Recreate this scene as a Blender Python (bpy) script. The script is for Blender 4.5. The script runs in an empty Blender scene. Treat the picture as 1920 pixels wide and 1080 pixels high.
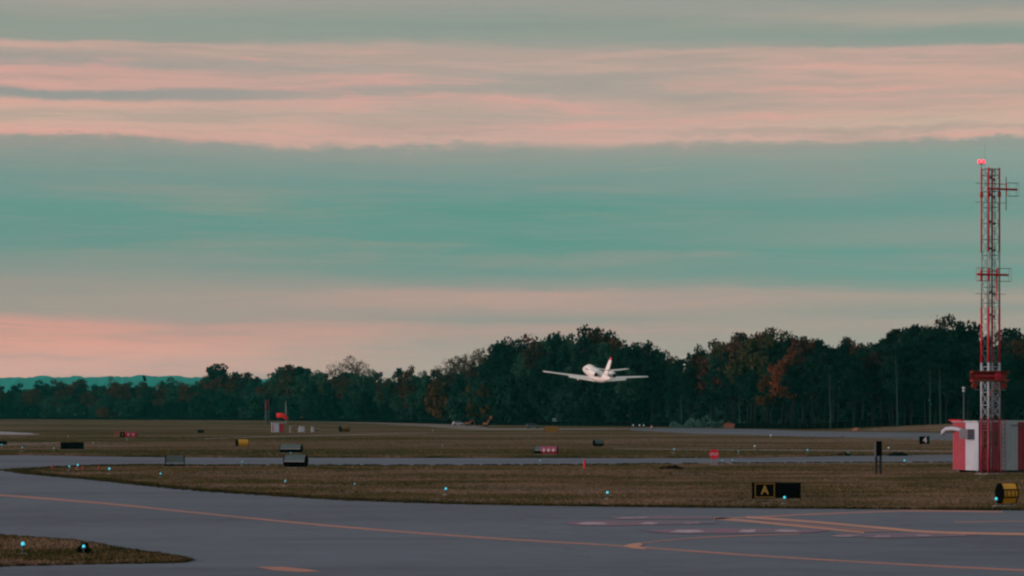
import bpy, bmesh, math, random
import numpy as np
from mathutils import Vector, Matrix, Euler
from mathutils.geometry import tessellate_polygon

random.seed(7)
rng = np.random.default_rng(11)
sc = bpy.context.scene
C = sc.collection
R = math.radians

# ------------------------------------------------------------------ camera
F = 5000.0            # focal length in photo pixels (1920 wide)
CAMZ = 4.0
HOR = 770.0
cam_d = bpy.data.cameras.new('camera')
cam_d.sensor_width = 36.0
cam_d.lens = F * 36.0 / 1920.0
cam_d.clip_start = 0.5
cam_d.clip_end = 60000
cam = bpy.data.objects.new('camera', cam_d)
cam.location = (0, 0, CAMZ)
cam_d.shift_y = (HOR - 540) / 1920.0      # level camera with a risen lens: uprights stay upright
cam.rotation_euler = (math.pi / 2, 0, 0)
C.objects.link(cam)
sc.camera = cam


def ray(x, y):
    return (x - 960) / F, (HOR - y) / F


def at(x, y, Y):
    a, b = ray(x, y)
    return Vector((a * Y, Y, CAMZ + b * Y))


def G(x, y, z=0.0):
    a, b = ray(x, y)
    Y = -(CAMZ - z) / b
    return Vector((a * Y, Y, z))


def lin(c):
    return tuple((v / 255 / 12.92) if v / 255 <= 0.04045 else ((v / 255 + 0.055) / 1.055) ** 2.4 for v in c)


# ------------------------------------------------------------------ world
SUN_DIR = Vector((-0.93, -0.37, 0.0)).normalized()
SUN_EL = 7.0
HAZE_D, HAZE_C = 4.8e-5, (.06, .95, .84)
world = bpy.data.worlds.new('World')
sc.world = world
world.use_nodes = True
NT = world.node_tree
NT.nodes.clear()


class NB:
    def __init__(s, nt):
        s.nt = nt

    def n(s, t, **k):
        nd = s.nt.nodes.new(t)
        for a, b in k.items():
            setattr(nd, a, b)
        return nd

    def put(s, sock, v):
        if v is None:
            return
        if isinstance(v, bpy.types.NodeSocket):
            s.nt.links.new(v, sock)
        else:
            sock.default_value = v

    def m(s, op, a, b=None, c=None, clamp=False):
        nd = s.n('ShaderNodeMath', operation=op)
        nd.use_clamp = clamp
        s.put(nd.inputs[0], a)
        s.put(nd.inputs[1], b)
        s.put(nd.inputs[2], c)
        return nd.outputs[0]

    def xyz(s, x, y, z):
        nd = s.n('ShaderNodeCombineXYZ')
        s.put(nd.inputs[0], x); s.put(nd.inputs[1], y); s.put(nd.inputs[2], z)
        return nd.outputs[0]

    def noise(s, vec, scale=1.0, detail=4.0, rough=0.5, dist=0.0):
        nd = s.n('ShaderNodeTexNoise')
        s.put(nd.inputs['Vector'], vec)
        nd.inputs['Scale'].default_value = scale
        nd.inputs['Detail'].default_value = detail
        nd.inputs['Roughness'].default_value = rough
        nd.inputs['Distortion'].default_value = dist
        return nd.outputs[0]

    def mixc(s, f, a, b, mode='MIX'):
        nd = s.n('ShaderNodeMix', data_type='RGBA', blend_type=mode)
        s.put(nd.inputs[0], f)
        for i, v in ((6, a), (7, b)):
            if isinstance(v, tuple) and len(v) == 3:
                v = (*v, 1)
            s.put(nd.inputs[i], v)
        return nd.outputs[2]

    def smooth(s, v, a, b):
        nd = s.n('ShaderNodeMapRange', interpolation_type='SMOOTHSTEP')
        s.put(nd.inputs[0], v)
        nd.inputs[1].default_value = a
        nd.inputs[2].default_value = b
        return nd.outputs[0]

    def ramp(s, f, stops, interp='LINEAR'):
        nd = s.n('ShaderNodeValToRGB')
        s.put(nd.inputs[0], f)
        cr = nd.color_ramp
        cr.interpolation = interp
        while len(cr.elements) > 2:
            cr.elements.remove(cr.elements[-1])
        for i, (p, c) in enumerate(stops):
            if i < 2:
                e = cr.elements[i]
                e.position = p
            else:
                e = cr.elements.new(p)
            e.color = (*c, 1)
        return nd.outputs[0]


def build_sky():
    b = NB(NT)
    tc = b.n('ShaderNodeTexCoord').outputs['Generated']
    sep = b.n('ShaderNodeSeparateXYZ')
    b.put(sep.inputs[0], tc)
    dx, dy, dz = sep.outputs
    hyp = b.m('SQRT', b.m('ADD', b.m('MULTIPLY', dx, dx), b.m('MULTIPLY', dy, dy)))
    hyp = b.m('MAXIMUM', hyp, 0.02)
    s = b.m('DIVIDE', dz, hyp)
    az = b.m('ARCTAN2', dx, dy)
    S1 = 0.17
    # streaky distortions of the cloud layers
    w1 = b.m('SUBTRACT', b.noise(b.xyz(b.m('MULTIPLY', az, 9), b.m('MULTIPLY', s, 70), 0.0), detail=5, rough=.55), 0.5)
    w2 = b.m('SUBTRACT', b.noise(b.xyz(b.m('MULTIPLY', az, 70), b.m('MULTIPLY', s, 170), 3.0), detail=5, rough=.6), 0.5)
    sw = b.m('ADD', s, b.m('ADD', b.m('MULTIPLY', w1, 0.0085), b.m('MULTIPLY', w2, 0.0024)))
    sw = b.m('ADD', sw, b.m('MULTIPLY', az, 0.004))
    # billowing upper rim of the main cloud sheet
    w3 = b.noise(b.xyz(b.m('MULTIPLY', az, 95), b.m('MULTIPLY', s, 240), 5.0), detail=5, rough=.65)
    w4 = b.noise(b.xyz(b.m('MULTIPLY', az, 11), 0.0, 8.0), detail=3, rough=.5)
    rim = b.m('MULTIPLY', b.smooth(s, 0.090, 0.099), b.smooth(s, 0.110, 0.103))
    bil = b.m('MULTIPLY', rim, b.m('MULTIPLY', b.m('SUBTRACT', w3, .45), b.m('MULTIPLY', b.smooth(w4, .35, .6), 0.0085)))
    sw = b.m('SUBTRACT', sw, bil)
    t = b.m('DIVIDE', sw, S1)

    def col(stops):
        out = []
        for y, c in stops:
            el = max(.001, ray(960, y)[1])
            path = min(16500, 228 / el)
            o = []
            for v, hc in zip(lin(c), HAZE_C):
                T = math.exp(-HAZE_D * hc * path)
                o.append(max(0, (v - (1 - T) * .17) / T))
            out.append((max(0.0, el / S1), tuple(o)))
        out.sort(key=lambda q: q[0])
        return out
    L = [(770, (205, 152, 142)), (690, (208, 152, 142)), (640, (220, 152, 136)), (612, (208, 150, 138)), (588, (164, 148, 138)),
         (535, (154, 147, 138)), (505, (138, 146, 138)), (460, (106, 145, 136)), (430, (104, 146, 137)), (395, (103, 148, 138)),
         (345, (117, 148, 141)), (300, (138, 150, 143)), (277, (152, 153, 145)), (269, (226, 170, 157)), (250, (211, 172, 156)), (222, (206, 174, 157)),
         (197, (215, 170, 156)), (189, (160, 155, 150)), (177, (154, 153, 149)), (170, (217, 168, 156)), (148, (214, 166, 154)),
         (134, (168, 158, 151)), (118, (170, 158, 150)), (104, (206, 170, 156)), (90, (205, 168, 156)), (82, (150, 156, 146)), (48, (148, 156, 146)), (10, (168, 160, 151)), (-40, (165, 160, 152))]
    Cc = [(770, (168, 148, 138)), (650, (166, 150, 140)), (622, (178, 148, 138)), (600, (150, 145, 138)), (575, (180, 150, 140)), (552, (186, 152, 142)), (538, (148, 146, 138)),
          (515, (118, 145, 137)), (480, (104, 146, 136)), (455, (96, 146, 135)), (425, (104, 147, 137)), (400, (93, 147, 134)), (380, (102, 148, 138)), (340, (118, 149, 142)), (300, (140, 152, 144)),
          (280, (158, 155, 147)), (264, (206, 170, 157)), (245, (205, 168, 156)), (215, (188, 166, 155)), (190, (196, 167, 155)), (170, (168, 160, 152)),
          (150, (180, 164, 154)), (128, (190, 166, 155)), (100, (196, 168, 156)), (86, (176, 162, 152)), (72, (150, 157, 147)), (45, (142, 155, 146)), (10, (158, 158, 150)), (-40, (160, 158, 150))]
    Rr = [(770, (150, 150, 140)), (625, (156, 149, 139)), (600, (168, 151, 141)), (580, (146, 147, 138)), (550, (168, 152, 141)), (533, (136, 148, 139)), (515, (112, 149, 139)),
          (485, (116, 149, 140)), (468, (104, 149, 138)), (448, (132, 150, 142)), (425, (128, 150, 142)), (395, (108, 149, 139)), (370, (116, 149, 141)), (330, (130, 154, 146)), (285, (142, 158, 148)),
          (272, (146, 158, 149)), (263, (218, 175, 160)), (235, (204, 176, 158)), (205, (208, 170, 155)), (180, (190, 167, 154)), (160, (205, 168, 154)), (130, (208, 170, 156)), (98, (202, 168, 156)),
          (89, (144, 156, 147)), (68, (140, 155, 146)), (45, (172, 163, 151)), (30, (174, 162, 151)), (10, (150, 156, 148)), (-40, (152, 156, 148))]
    assert max(len(L), len(Cc), len(Rr)) <= 32
    cl, cc, cr = b.ramp(t, col(L)), b.ramp(t, col(Cc)), b.ramp(t, col(Rr))
    azp = b.m('PINGPONG', b.m('ADD', az, 0.20 + 0.8), 0.40)     # repeats left / right of the view
    # inside the view the azimuth runs 0 .. 0.4
    azl = b.m('ADD', azp, b.m('MULTIPLY', w1, 0.10))
    f1 = b.smooth(azl, 0.03, 0.20)
    f2 = b.smooth(azl, 0.20, 0.37)
    c = b.mixc(f2, b.mixc(f1, cl, cc), cr)
    # higher sky, out of the frame: unseen cloud sheets, tinted cooler to tone the ground light
    hi = b.noise(b.xyz(b.m('MULTIPLY', az, 2.0), b.m('MULTIPLY', s, 9.0), 7.0), detail=5, rough=.55)
    chi = b.mixc(b.smooth(hi, .42, .62), lin((140, 157, 156)), lin((180, 165, 160)))
    c = b.mixc(b.smooth(s, 0.15, 0.24), c, chi)
    # fine streaks and soft pink flecks
    st = b.noise(b.xyz(b.m('MULTIPLY', az, 14), b.m('MULTIPLY', sw, 420), 11.0), detail=6, rough=.6)
    stm = b.m('SUBTRACT', st, 0.5)
    c = b.mixc(b.smooth(st, 0.50, 0.85), c, b.mixc(0.14, c, lin((205, 166, 152))))
    c = b.mixc(b.smooth(st, 0.50, 0.18), c, b.mixc(0.25, c, lin((128, 150, 142))))
    pf = b.noise(b.xyz(b.m('MULTIPLY', az, 11), b.m('MULTIPLY', sw, 170), 19.0), detail=6, rough=.62)
    warm = b.m('MULTIPLY', b.smooth(pf, 0.51, 0.68), b.m('MULTIPLY', b.smooth(s, 0.098, 0.103), b.smooth(s, 0.137, 0.132)))
    c = b.mixc(b.m('MULTIPLY', warm, 0.5), c, lin((232, 170, 158)))
    cool = b.m('MULTIPLY', b.smooth(pf, 0.53, 0.34), 0.65)
    c = b.mixc(cool, c, b.mixc(0.5, c, lin((140, 152, 145))))
    # greyer veils drifting through the blue-green sheet
    gv = b.noise(b.xyz(b.m('MULTIPLY', az, 5.5), b.m('MULTIPLY', sw, 95), 31.0), detail=6, rough=.62)
    c = b.mixc(b.m('MULTIPLY', b.smooth(gv, .50, .72), .5), c, lin((156, 153, 144)))
    bgc = b.n('ShaderNodeBackground')
    b.put(bgc.inputs[0], c)
    bgc.inputs[1].default_value = 0.97
    sky = b.n('ShaderNodeTexSky', sky_type='NISHITA')
    sky.sun_disc = False
    sky.sun_elevation = R(SUN_EL)
    sky.sun_rotation = math.atan2(SUN_DIR.x, SUN_DIR.y)
    bgs = b.n('ShaderNodeBackground')
    b.put(bgs.inputs[0], sky.outputs[0])
    bgs.inputs[1].default_value = 0.05
    mx = b.n('ShaderNodeMixShader')
    mx.inputs[0].default_value = 0.96
    NT.links.new(bgs.outputs[0], mx.inputs[1])
    NT.links.new(bgc.outputs[0], mx.inputs[2])
    out = b.n('ShaderNodeOutputWorld')
    NT.links.new(mx.outputs[0], out.inputs[0])


build_sky()

sun_d = bpy.data.lights.new('sun', 'SUN')
sun_d.energy = 2.4
sun_d.angle = R(12)
sun_d.color = (1.0, 0.78, 0.72)
sun = bpy.data.objects.new('sun', sun_d)
sd = Vector((SUN_DIR.x * math.cos(R(SUN_EL)), SUN_DIR.y * math.cos(R(SUN_EL)), math.sin(R(SUN_EL))))
sun.rotation_euler = sd.to_track_quat('Z', 'Y').to_euler()
C.objects.link(sun)

sc.view_settings.view_transform = 'Standard'
sc.view_settings.look = 'None'
sc.view_settings.exposure = 0
sc.view_settings.gamma = 1
sc.view_settings.use_curve_mapping = False
sc.cycles.use_denoising = True
sc.cycles.filter_width = 2.3
sc.cycles.max_bounces = 5
sc.cycles.transparent_max_bounces = 8


# ------------------------------------------------------------------ materials
def new_mat(name):
    m = bpy.data.materials.new(name)
    m.use_nodes = True
    return m, NB(m.node_tree), m.node_tree.nodes['Principled BSDF']


def paint(name, c, rough=0.55, var=0.18, scale=3.0, metal=0.0, spec=0.4, dirt=None):
    """painted / plain surface with uneven tone"""
    m, b, p = new_mat(name)
    tc = b.n('ShaderNodeTexCoord').outputs['Object']
    n1 = b.noise(tc, scale, 5, .6)
    n2 = b.noise(tc, scale * 9, 3, .6)
    f = b.m('ADD', b.m('MULTIPLY', n1, .7), b.m('MULTIPLY', n2, .3))
    dk = tuple(v * (1 - var) for v in c)
    lt = tuple(min(1, v * (1 + var)) for v in c)
    col = b.ramp(f, [(.32, dk), (.68, lt)])
    if dirt:
        col = b.mixc(b.m('MULTIPLY', b.smooth(n1, .52, .72), .5), col, dirt)
    b.put(p.inputs['Base Color'], col)
    p.inputs['Roughness'].default_value = rough
    p.inputs['Metallic'].default_value = metal
    p.inputs['Specular IOR Level'].default_value = spec
    return m


def glow(name, c, e):
    m, b, p = new_mat(name)
    p.inputs['Base Color'].default_value = (*c, 1)
    p.inputs['Emission Color'].default_value = (*c, 1)
    p.inputs['Emission Strength'].default_value = e
    p.inputs['Roughness'].default_value = .2
    return m


def mat_grass():
    m, b, p = new_mat('dry_grass_turf')
    geo = b.n('ShaderNodeNewGeometry').outputs['Position']
    mp = b.n('ShaderNodeMapping')
    mp.inputs['Scale'].default_value = (.38, 1, 1)
    b.put(mp.inputs['Vector'], geo)
    geo_s = mp.outputs[0]
    n0 = b.noise(geo_s, 0.022, 5, .6, .3)
    n1 = b.noise(geo_s, 0.13, 6, .62, .4)
    n2 = b.noise(geo, 0.7, 6, .7)
    n3 = b.noise(geo, 7.0, 4, .7)
    c = b.ramp(b.m('ADD', b.m('MULTIPLY', n0, .55), b.m('MULTIPLY', n1, .45)),
               [(.42, (.042, .046, .015)), (.475, (.090, .074, .030)), (.52, (.142, .094, .060)), (.57, (.215, .150, .122))])
    c = b.mixc(b.m('MULTIPLY', b.smooth(n2, .42, .70), .6), c, (.185, .125, .085))
    c = b.mixc(b.m('MULTIPLY', b.smooth(n2, .50, .30), .55), c, (.052, .050, .020))
    c = b.mixc(b.m('MULTIPLY', b.smooth(n3, .45, .70), .35), c, (.05, .038, .02))
    b.put(p.inputs['Base Color'], c)
    p.inputs['Roughness'].default_value = 1
    p.inputs['Specular IOR Level'].default_value = 0.0
    bp = b.n('ShaderNodeBump')
    bp.inputs['Strength'].default_value = .6
    bp.inputs['Distance'].default_value = .12
    b.put(bp.inputs['Height'], b.m('ADD', n2, b.m('MULTIPLY', n3, .6)))
    b.put(p.inputs['Normal'], bp.outputs[0])
    return m


def mat_blade():
    m, b, p = new_mat('grass_blades')
    geo = b.n('ShaderNodeNewGeometry').outputs['Position']
    n1 = b.noise(geo, 0.12, 5, .6, .3)
    n2 = b.noise(geo, 1.3, 4, .7)
    c = b.ramp(n1, [(.42, (.042, .046, .014)), (.50, (.105, .080, .036)), (.58, (.20, .136, .095))])
    c = b.mixc(b.m('MULTIPLY', b.smooth(n2, .45, .72), .6), c, (.20, .14, .085))
    b.put(p.inputs['Base Color'], c)
    p.inputs['Roughness'].default_value = 1
    p.inputs['Specular IOR Level'].default_value = 0.05
    return m


def mat_asphalt(name, c, seams=True):
    m, b, p = new_mat(name)
    geo = b.n('ShaderNodeNewGeometry').outputs['Position']
    mpa = b.n('ShaderNodeMapping')
    mpa.inputs['Scale'].default_value = (.3, 1, 1)
    mpa.inputs['Rotation'].default_value = (0, 0, .12)
    b.put(mpa.inputs['Vector'], geo)
    n0 = b.noise(mpa.outputs[0], 0.07, 6, .6, .5)
    n1 = b.noise(geo, 0.5, 6, .65)
    n2 = b.noise(geo, 14, 4, .7)
    f = b.m('ADD', b.m('MULTIPLY', n0, .6), b.m('ADD', b.m('MULTIPLY', n1, .25), b.m('MULTIPLY', n2, .15)))
    col = b.ramp(f, [(.38, tuple(v * .74 for v in c)), (.5, c), (.61, tuple(v * 1.2 for v in c))])
    if seams:
        # crack sealing: thin wandering dark lines
        v = b.n('ShaderNodeTexVoronoi', feature='DISTANCE_TO_EDGE')
        v.inputs['Scale'].default_value = .07
        mp = b.n('ShaderNodeVectorMath', operation='ADD')
        nn = b.n('ShaderNodeTexNoise')
        nn.inputs['Scale'].default_value = .25
        b.put(nn.inputs['Vector'], geo)
        sc2 = b.n('ShaderNodeVectorMath', operation='SCALE')
        b.put(sc2.inputs[0], nn.outputs[1]); sc2.inputs['Scale'].default_value = 5.0
        b.put(mp.inputs[0], geo); b.put(mp.inputs[1], sc2.outputs[0])
        b.put(v.inputs['Vector'], mp.outputs[0])
        col = b.mixc(b.m('MULTIPLY', b.smooth(v.outputs[0], .012, 0.003), .22), col, tuple(v_ * .45 for v_ in c))
        col = b.mixc(b.m('MULTIPLY', b.smooth(n0, .56, .62), .25), col, tuple(v_ * .72 for v_ in c))
    b.put(p.inputs['Base Color'], col)
    p.inputs['Roughness'].default_value = .93
    p.inputs['Specular IOR Level'].default_value = .12
    bp = b.n('ShaderNodeBump')
    bp.inputs['Strength'].default_value = .4
    bp.inputs['Distance'].default_value = .01
    b.put(bp.inputs['Height'], n2)
    b.put(p.inputs['Normal'], bp.outputs[0])
    return m


def mat_worn(name, c, under, wear=.5):
    """worn runway paint: the asphalt shows through in patches"""
    m, b, p = new_mat(name)
    geo = b.n('ShaderNodeNewGeometry').outputs['Position']
    n1 = b.noise(geo, 1.6, 6, .7)
    n0 = b.noise(geo, .12, 4, .6)
    f = b.smooth(b.m('ADD', b.m('MULTIPLY', n1, .6), b.m('MULTIPLY', n0, .4)), .36, .60)
    col = b.mixc(b.m('MULTIPLY', f, wear), c, under)
    b.put(p.inputs['Base Color'], col)
    p.inputs['Roughness'].default_value = .8
    p.inputs['Specular IOR Level'].default_value = .2
    return m


def mat_leaf(name, c, c2):
    m, b, p = new_mat(name)
    geo = b.n('ShaderNodeNewGeometry').outputs['Position']
    oi = b.n('ShaderNodeObjectInfo').outputs['Random']
    n1 = b.noise(geo, .22, 4, .6)
    n2 = b.noise(geo, 1.4, 3, .6)
    f = b.m('ADD', b.m('MULTIPLY', n1, .6), b.m('MULTIPLY', n2, .4))
    col = b.mixc(b.smooth(f, .38, .62), c, c2)
    hv = b.n('ShaderNodeHueSaturation')
    b.put(hv.inputs['Value'], b.m('ADD', b.m('MULTIPLY', oi, .8), .6))
    b.put(hv.inputs['Hue'], b.m('ADD', b.m('MULTIPLY', oi, -.04), .52))
    b.put(hv.inputs['Color'], col)
    b.put(p.inputs['Base Color'], hv.outputs[0])
    p.inputs['Roughness'].default_value = .9
    p.inputs['Specular IOR Level'].default_value = .08
    return m


M = {}
M['grass'] = mat_grass()
M['blade'] = mat_blade()
M['fringe'] = mat_leaf('fringe_grass', (.022, .026, .008), (.055, .045, .018))
ASPH = (.148, .168, .220)
M['asphalt'] = mat_asphalt('taxiway_asphalt', ASPH)
M['asphalt_far'] = mat_asphalt('far_asphalt', (.135, .155, .20), False)
M['apron'] = mat_asphalt('pale_concrete_apron', (.34, .32, .38), False)
M['gravel'] = mat_asphalt('pale_track', (.20, .165, .16), False)
M['line'] = mat_worn('worn_orange_line_paint', (.56, .23, .18), ASPH, .55)
M['line_bright'] = mat_worn('orange_line_paint', (.72, .32, .22), ASPH, .4)
M['red_ground'] = mat_worn('worn_red_ground_paint', (.34, .13, .21), ASPH, 1.0)
M['red_fill'] = mat_worn('worn_dull_red_fill', (.34, .17, .17), ASPH, .6)
M['white_ground'] = mat_worn('worn_white_ground_paint', (.62, .52, .62), (.26, .14, .21), 1.0)
M['green'] = mat_leaf('leaf_dark_green', (.002, .010, .009), (.007, .027, .020))
M['midgreen'] = mat_leaf('leaf_mid_green', (.008, .030, .023), (.026, .068, .044))
M['olive'] = mat_leaf('leaf_olive', (.016, .022, .011), (.040, .038, .015))
M['rust'] = mat_leaf('leaf_rust', (.032, .016, .011), (.082, .030, .016))
M['orange'] = mat_leaf('leaf_orange', (.050, .024, .010), (.135, .048, .013))
M['maroon'] = mat_leaf('leaf_maroon', (.020, .010, .010), (.048, .018, .015))
M['brown'] = mat_leaf('leaf_brown', (.026, .018, .011), (.070, .036, .018))
M['bark'] = paint('bark_dark', (.008, .010, .010), .9, .3, 1.5, spec=.1)
M['bark_pale'] = paint('bark_pale', (.022, .044, .040), .9, .3, 1.5, spec=.1)
M['hill'] = mat_leaf('hill_forest_haze_tint', (.004, .16, .12), (.012, .30, .23))  # teal of the distant haze put into the forest colour
M['fabric'] = paint('black_silt_fabric', (.001, .001, .001), 1, .3, 2, spec=.0)
M['wood'] = paint('weathered_stake', (.06, .045, .035), .8, .3, 4)
M['red'] = paint('red_paint', (.50, .010, .034), .5, .2, 1.5)
M['dim_red'] = paint('dim_mast_red', (.12, .004, .03), .6, .2, 2)
M['shelter_red'] = paint('shelter_red_paint', (.27, .018, .042), .5, .2, 1.5)
M['orange_red'] = paint('orange_red_paint', (.27, .020, .012), .5, .2, 1.5)
M['white'] = paint('white_paint', (.38, .44, .52), .5, .1, 1.2, dirt=(.3, .28, .26))
M['pale'] = paint('pale_grey_paint', (.33, .37, .39), .5, .15, 1.2)
M['steel'] = paint('galvanised_steel', (.16, .21, .22), .5, .25, 3, metal=.4)
M['darksteel'] = paint('dark_steel', (.05, .075, .08), .5, .2, 3)
M['black'] = paint('black_enamel', (.002, .002, .003), .9, .3, 2, spec=.02)
M['pinktop'] = paint('skylit_pink_red_panel', (.26, .055, .12), .5, .2, 2)  # paler red for the skylit upper half of the sign
M['signtop'] = paint('grey_sign_panel', (.060, .095, .105), .5, .15, 2)
M['yellow'] = paint('yellow_sign_panel', (.80, .38, .025), .5, .12, 2)
M['yellow_dim'] = paint('weathered_yellow_panel', (.15, .085, .010), .5, .15, 2)
M['redface'] = paint('red_sign_panel', (.27, .012, .04), .45, .15, 2)
M['letter_yellow'] = paint('yellow_lettering', (.28, .18, .03), .5, .1, 2)
M['letter_white'] = paint('white_lettering', (.46, .44, .50), .5, .1, 2)
M['jet'] = paint('white_jet_paint', (.86, .85, .84), .32, .03, .4, spec=.5)
M['jet_red'] = paint('red_fin_tip_paint', (.55, .02, .07), .35, .05, .5)
M['jet_dark'] = paint('dark_exhaust', (.012, .010, .02), .6, .2, 1)
M['jet_metal'] = paint('jet_metal', (.45, .45, .47), .3, .1, 1, metal=.7)
M['jet_glass'] = paint('jet_glass', (.02, .025, .035), .1, .1, 1)
M['concrete'] = paint('concrete', (.20, .19, .18), .9, .2, 2)
M['brown_box'] = paint('brown_cabinet', (.075, .035, .02), .6, .2, 3)
M['grey_unit'] = paint('grey_unit', (.17, .16, .20), .5, .2, 3)
M['tyre'] = paint('tyre_rubber', (.012, .012, .013), .9, .2, 4)
M['teal_box'] = paint('teal_plastic', (.03, .30, .24), .5, .12, 2)
M['machine'] = paint('machine_orange', (.26, .09, .045), .5, .2, 2)
M['container'] = paint('faded_red_skip_paint', (.17, .06, .045), .6, .2, 2)
M['debris'] = paint('pale_brush_pile', (.03, .09, .08), .9, .5, 1.0)
M['sock'] = paint('windsock_red', (.62, .008, .02), .8, .1, 2)
M['blue_glow'] = glow('blue_lamp_lens', (.04, .50, .62), 1.1)
M['blue_faint'] = glow('faint_blue_lamp_lens', (.10, .42, .52), .45)
M['white_glow'] = glow('pale_lamp_lens', (.55, .75, .72), .7)
M['red_glow'] = glow('red_beacon_lens', (1.0, .06, .10), 1.6)


# ------------------------------------------------------------------ mesh helpers
class MB:
    def __init__(s):
        s.v, s.f, s.mi = [], [], []

    def add(s, vs, fs, mi=0):
        o = len(s.v)
        s.v += [tuple(p) for p in vs]
        s.f += [tuple(i + o for i in q) for q in fs]
        s.mi += [mi] * len(fs)
        return s

    def box(s, c, d, mi=0, rot=None):
        cx, cy, cz = c
        hx, hy, hz = d[0] / 2, d[1] / 2, d[2] / 2
        vs = [Vector((sx * hx, sy * hy, sz * hz)) for sz in (-1, 1) for sy in (-1, 1) for sx in (-1, 1)]
        if rot is not None:
            vs = [rot @ p for p in vs]
        vs = [p + Vector(c) for p in vs]
        return s.add(vs, [(0, 2, 3, 1), (4, 5, 7, 6), (0, 1, 5, 4), (2, 6, 7, 3), (0, 4, 6, 2), (1, 3, 7, 5)], mi)

    def tube(s, pts, rad, n=6, mi=0, cap=True):
        pts = [Vector(p) for p in pts]
        rs = rad if isinstance(rad, (list, tuple)) else [rad] * len(pts)
        rings = []
        for i, p in enumerate(pts):
            a = pts[max(0, i - 1)]
            bb = pts[min(len(pts) - 1, i + 1)]
            d = (bb - a)
            if d.length < 1e-9:
                d = Vector((0, 0, 1))
            d.normalize()
            ref = Vector((0, 0, 1)) if abs(d.z) < .9 else Vector((1, 0, 0))
            u = d.cross(ref).normalized()
            w = d.cross(u)
            rings.append([p + (u * math.cos(2 * math.pi * k / n) + w * math.sin(2 * math.pi * k / n)) * rs[i] for k in range(n)])
        vs = [q for r in rings for q in r]
        fs = []
        for i in range(len(pts) - 1):
            for k in range(n):
                k2 = (k + 1) % n
                fs.append((i * n + k, i * n + k2, (i + 1) * n + k2, (i + 1) * n + k))
        if cap:
            fs.append(tuple(range(n))[::-1])
            fs.append(tuple((len(pts) - 1) * n + k for k in range(n)))
        return s.add(vs, fs, mi)

    def lathe(s, prof, n=12, mi=0, c=(0, 0, 0)):
        vs, fs = [], []
        for r, z in prof:
            for k in range(n):
                a = 2 * math.pi * k / n
                vs.append((c[0] + r * math.cos(a), c[1] + r * math.sin(a), c[2] + z))
        for i in range(len(prof) - 1):
            for k in range(n):
                k2 = (k + 1) % n
                fs.append((i * n + k, i * n + k2, (i + 1) * n + k2, (i + 1) * n + k))
        fs.append(tuple(range(n))[::-1])
        fs.append(tuple((len(prof) - 1) * n + k for k in range(n)))
        return s.add(vs, fs, mi)

    def prism(s, poly, axis_pt0, axis_pt1, fn, mi=0):
        """poly: list of 2d pts; fn(p2d, t) -> 3d; extruded between t0 and t1"""
        n = len(poly)
        vs = [fn(p, axis_pt0) for p in poly] + [fn(p, axis_pt1) for p in poly]
        fs = [tuple(range(n))[::-1], tuple(range(n, 2 * n))]
        fs += [(k, (k + 1) % n, n + (k + 1) % n, n + k) for k in range(n)]
        return s.add(vs, fs, mi)

    def mesh(s, name, mats, smooth=False, bevel=0):
        me = bpy.data.meshes.new(name)
        me.from_pydata(s.v, [], s.f)
        mats = mats if isinstance(mats, (list, tuple)) else [mats]
        for mm in mats:
            me.materials.append(mm)
        if len(mats) > 1:
            me.polygons.foreach_set('material_index', s.mi)
        if smooth:
            me.polygons.foreach_set('use_smooth', [True] * len(me.polygons))
        me.update()
        bm = bmesh.new()
        bm.from_mesh(me)
        bmesh.ops.recalc_face_normals(bm, faces=bm.faces)
        bm.to_mesh(me)
        bm.free()
        return me

    def build(s, name, mats, parent=None, smooth=False, loc=None, bevel=0):
        me = s.mesh(name, mats, smooth)
        o = bpy.data.objects.new(name, me)
        C.objects.link(o)
        if parent is not None:
            o.parent = parent
        if loc is not None:
            o.location = loc
        if bevel:
            md = o.modifiers.new('bevel', 'BEVEL')
            md.width = bevel
            md.segments = 2
            md.limit_method = 'ANGLE'
        return o


def tag(o, label=None, cat=None, group=None, kind=None):
    if label:
        n = len(label.split())
        assert 4 <= n <= 16, (n, label)
        o['label'] = label
    if cat:
        o['category'] = cat
    if group:
        o['group'] = group
    if kind:
        o['kind'] = kind
    return o


def empty(name, loc=(0, 0, 0), rz=0.0, label=None, cat=None, group=None):
    o = bpy.data.objects.new(name, None)
    o.empty_display_size = .2
    C.objects.link(o)
    o.location = loc
    o.rotation_euler = (0, 0, rz)
    return tag(o, label, cat, group)


def catmull(pts, n=8):
    out = []
    P = [Vector(p) for p in pts]
    for i in range(len(P) - 1):
        p0, p1, p2, p3 = P[max(i - 1, 0)], P[i], P[i + 1], P[min(i + 2, len(P) - 1)]
        for k in range(n):
            t = k / n
            out.append(.5 * ((2 * p1) + (-p0 + p2) * t + (2 * p0 - 5 * p1 + 4 * p2 - p3) * t * t + (-p0 + 3 * p1 - 3 * p2 + p3) * t ** 3))
    out.append(P[-1])
    return out


def sheet(name, world_pts, z, mat, kind='structure', parent=None):
    pts = [Vector((p[0], p[1], z)) for p in world_pts]
    tris = tessellate_polygon([pts])
    me = bpy.data.meshes.new(name)
    me.from_pydata([tuple(p) for p in pts], [], [tuple(t) for t in tris])
    me.materials.append(mat)
    bm = bmesh.new(); bm.from_mesh(me)
    bmesh.ops.recalc_face_normals(bm, faces=bm.faces)
    for f in bm.faces:
        if f.normal.z < 0:
            f.normal_flip()
    bm.to_mesh(me); bm.free()
    o = bpy.data.objects.new(name, me)
    C.objects.link(o)
    if kind:
        o['kind'] = kind
    if parent:
        o.parent = parent
    return o


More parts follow.
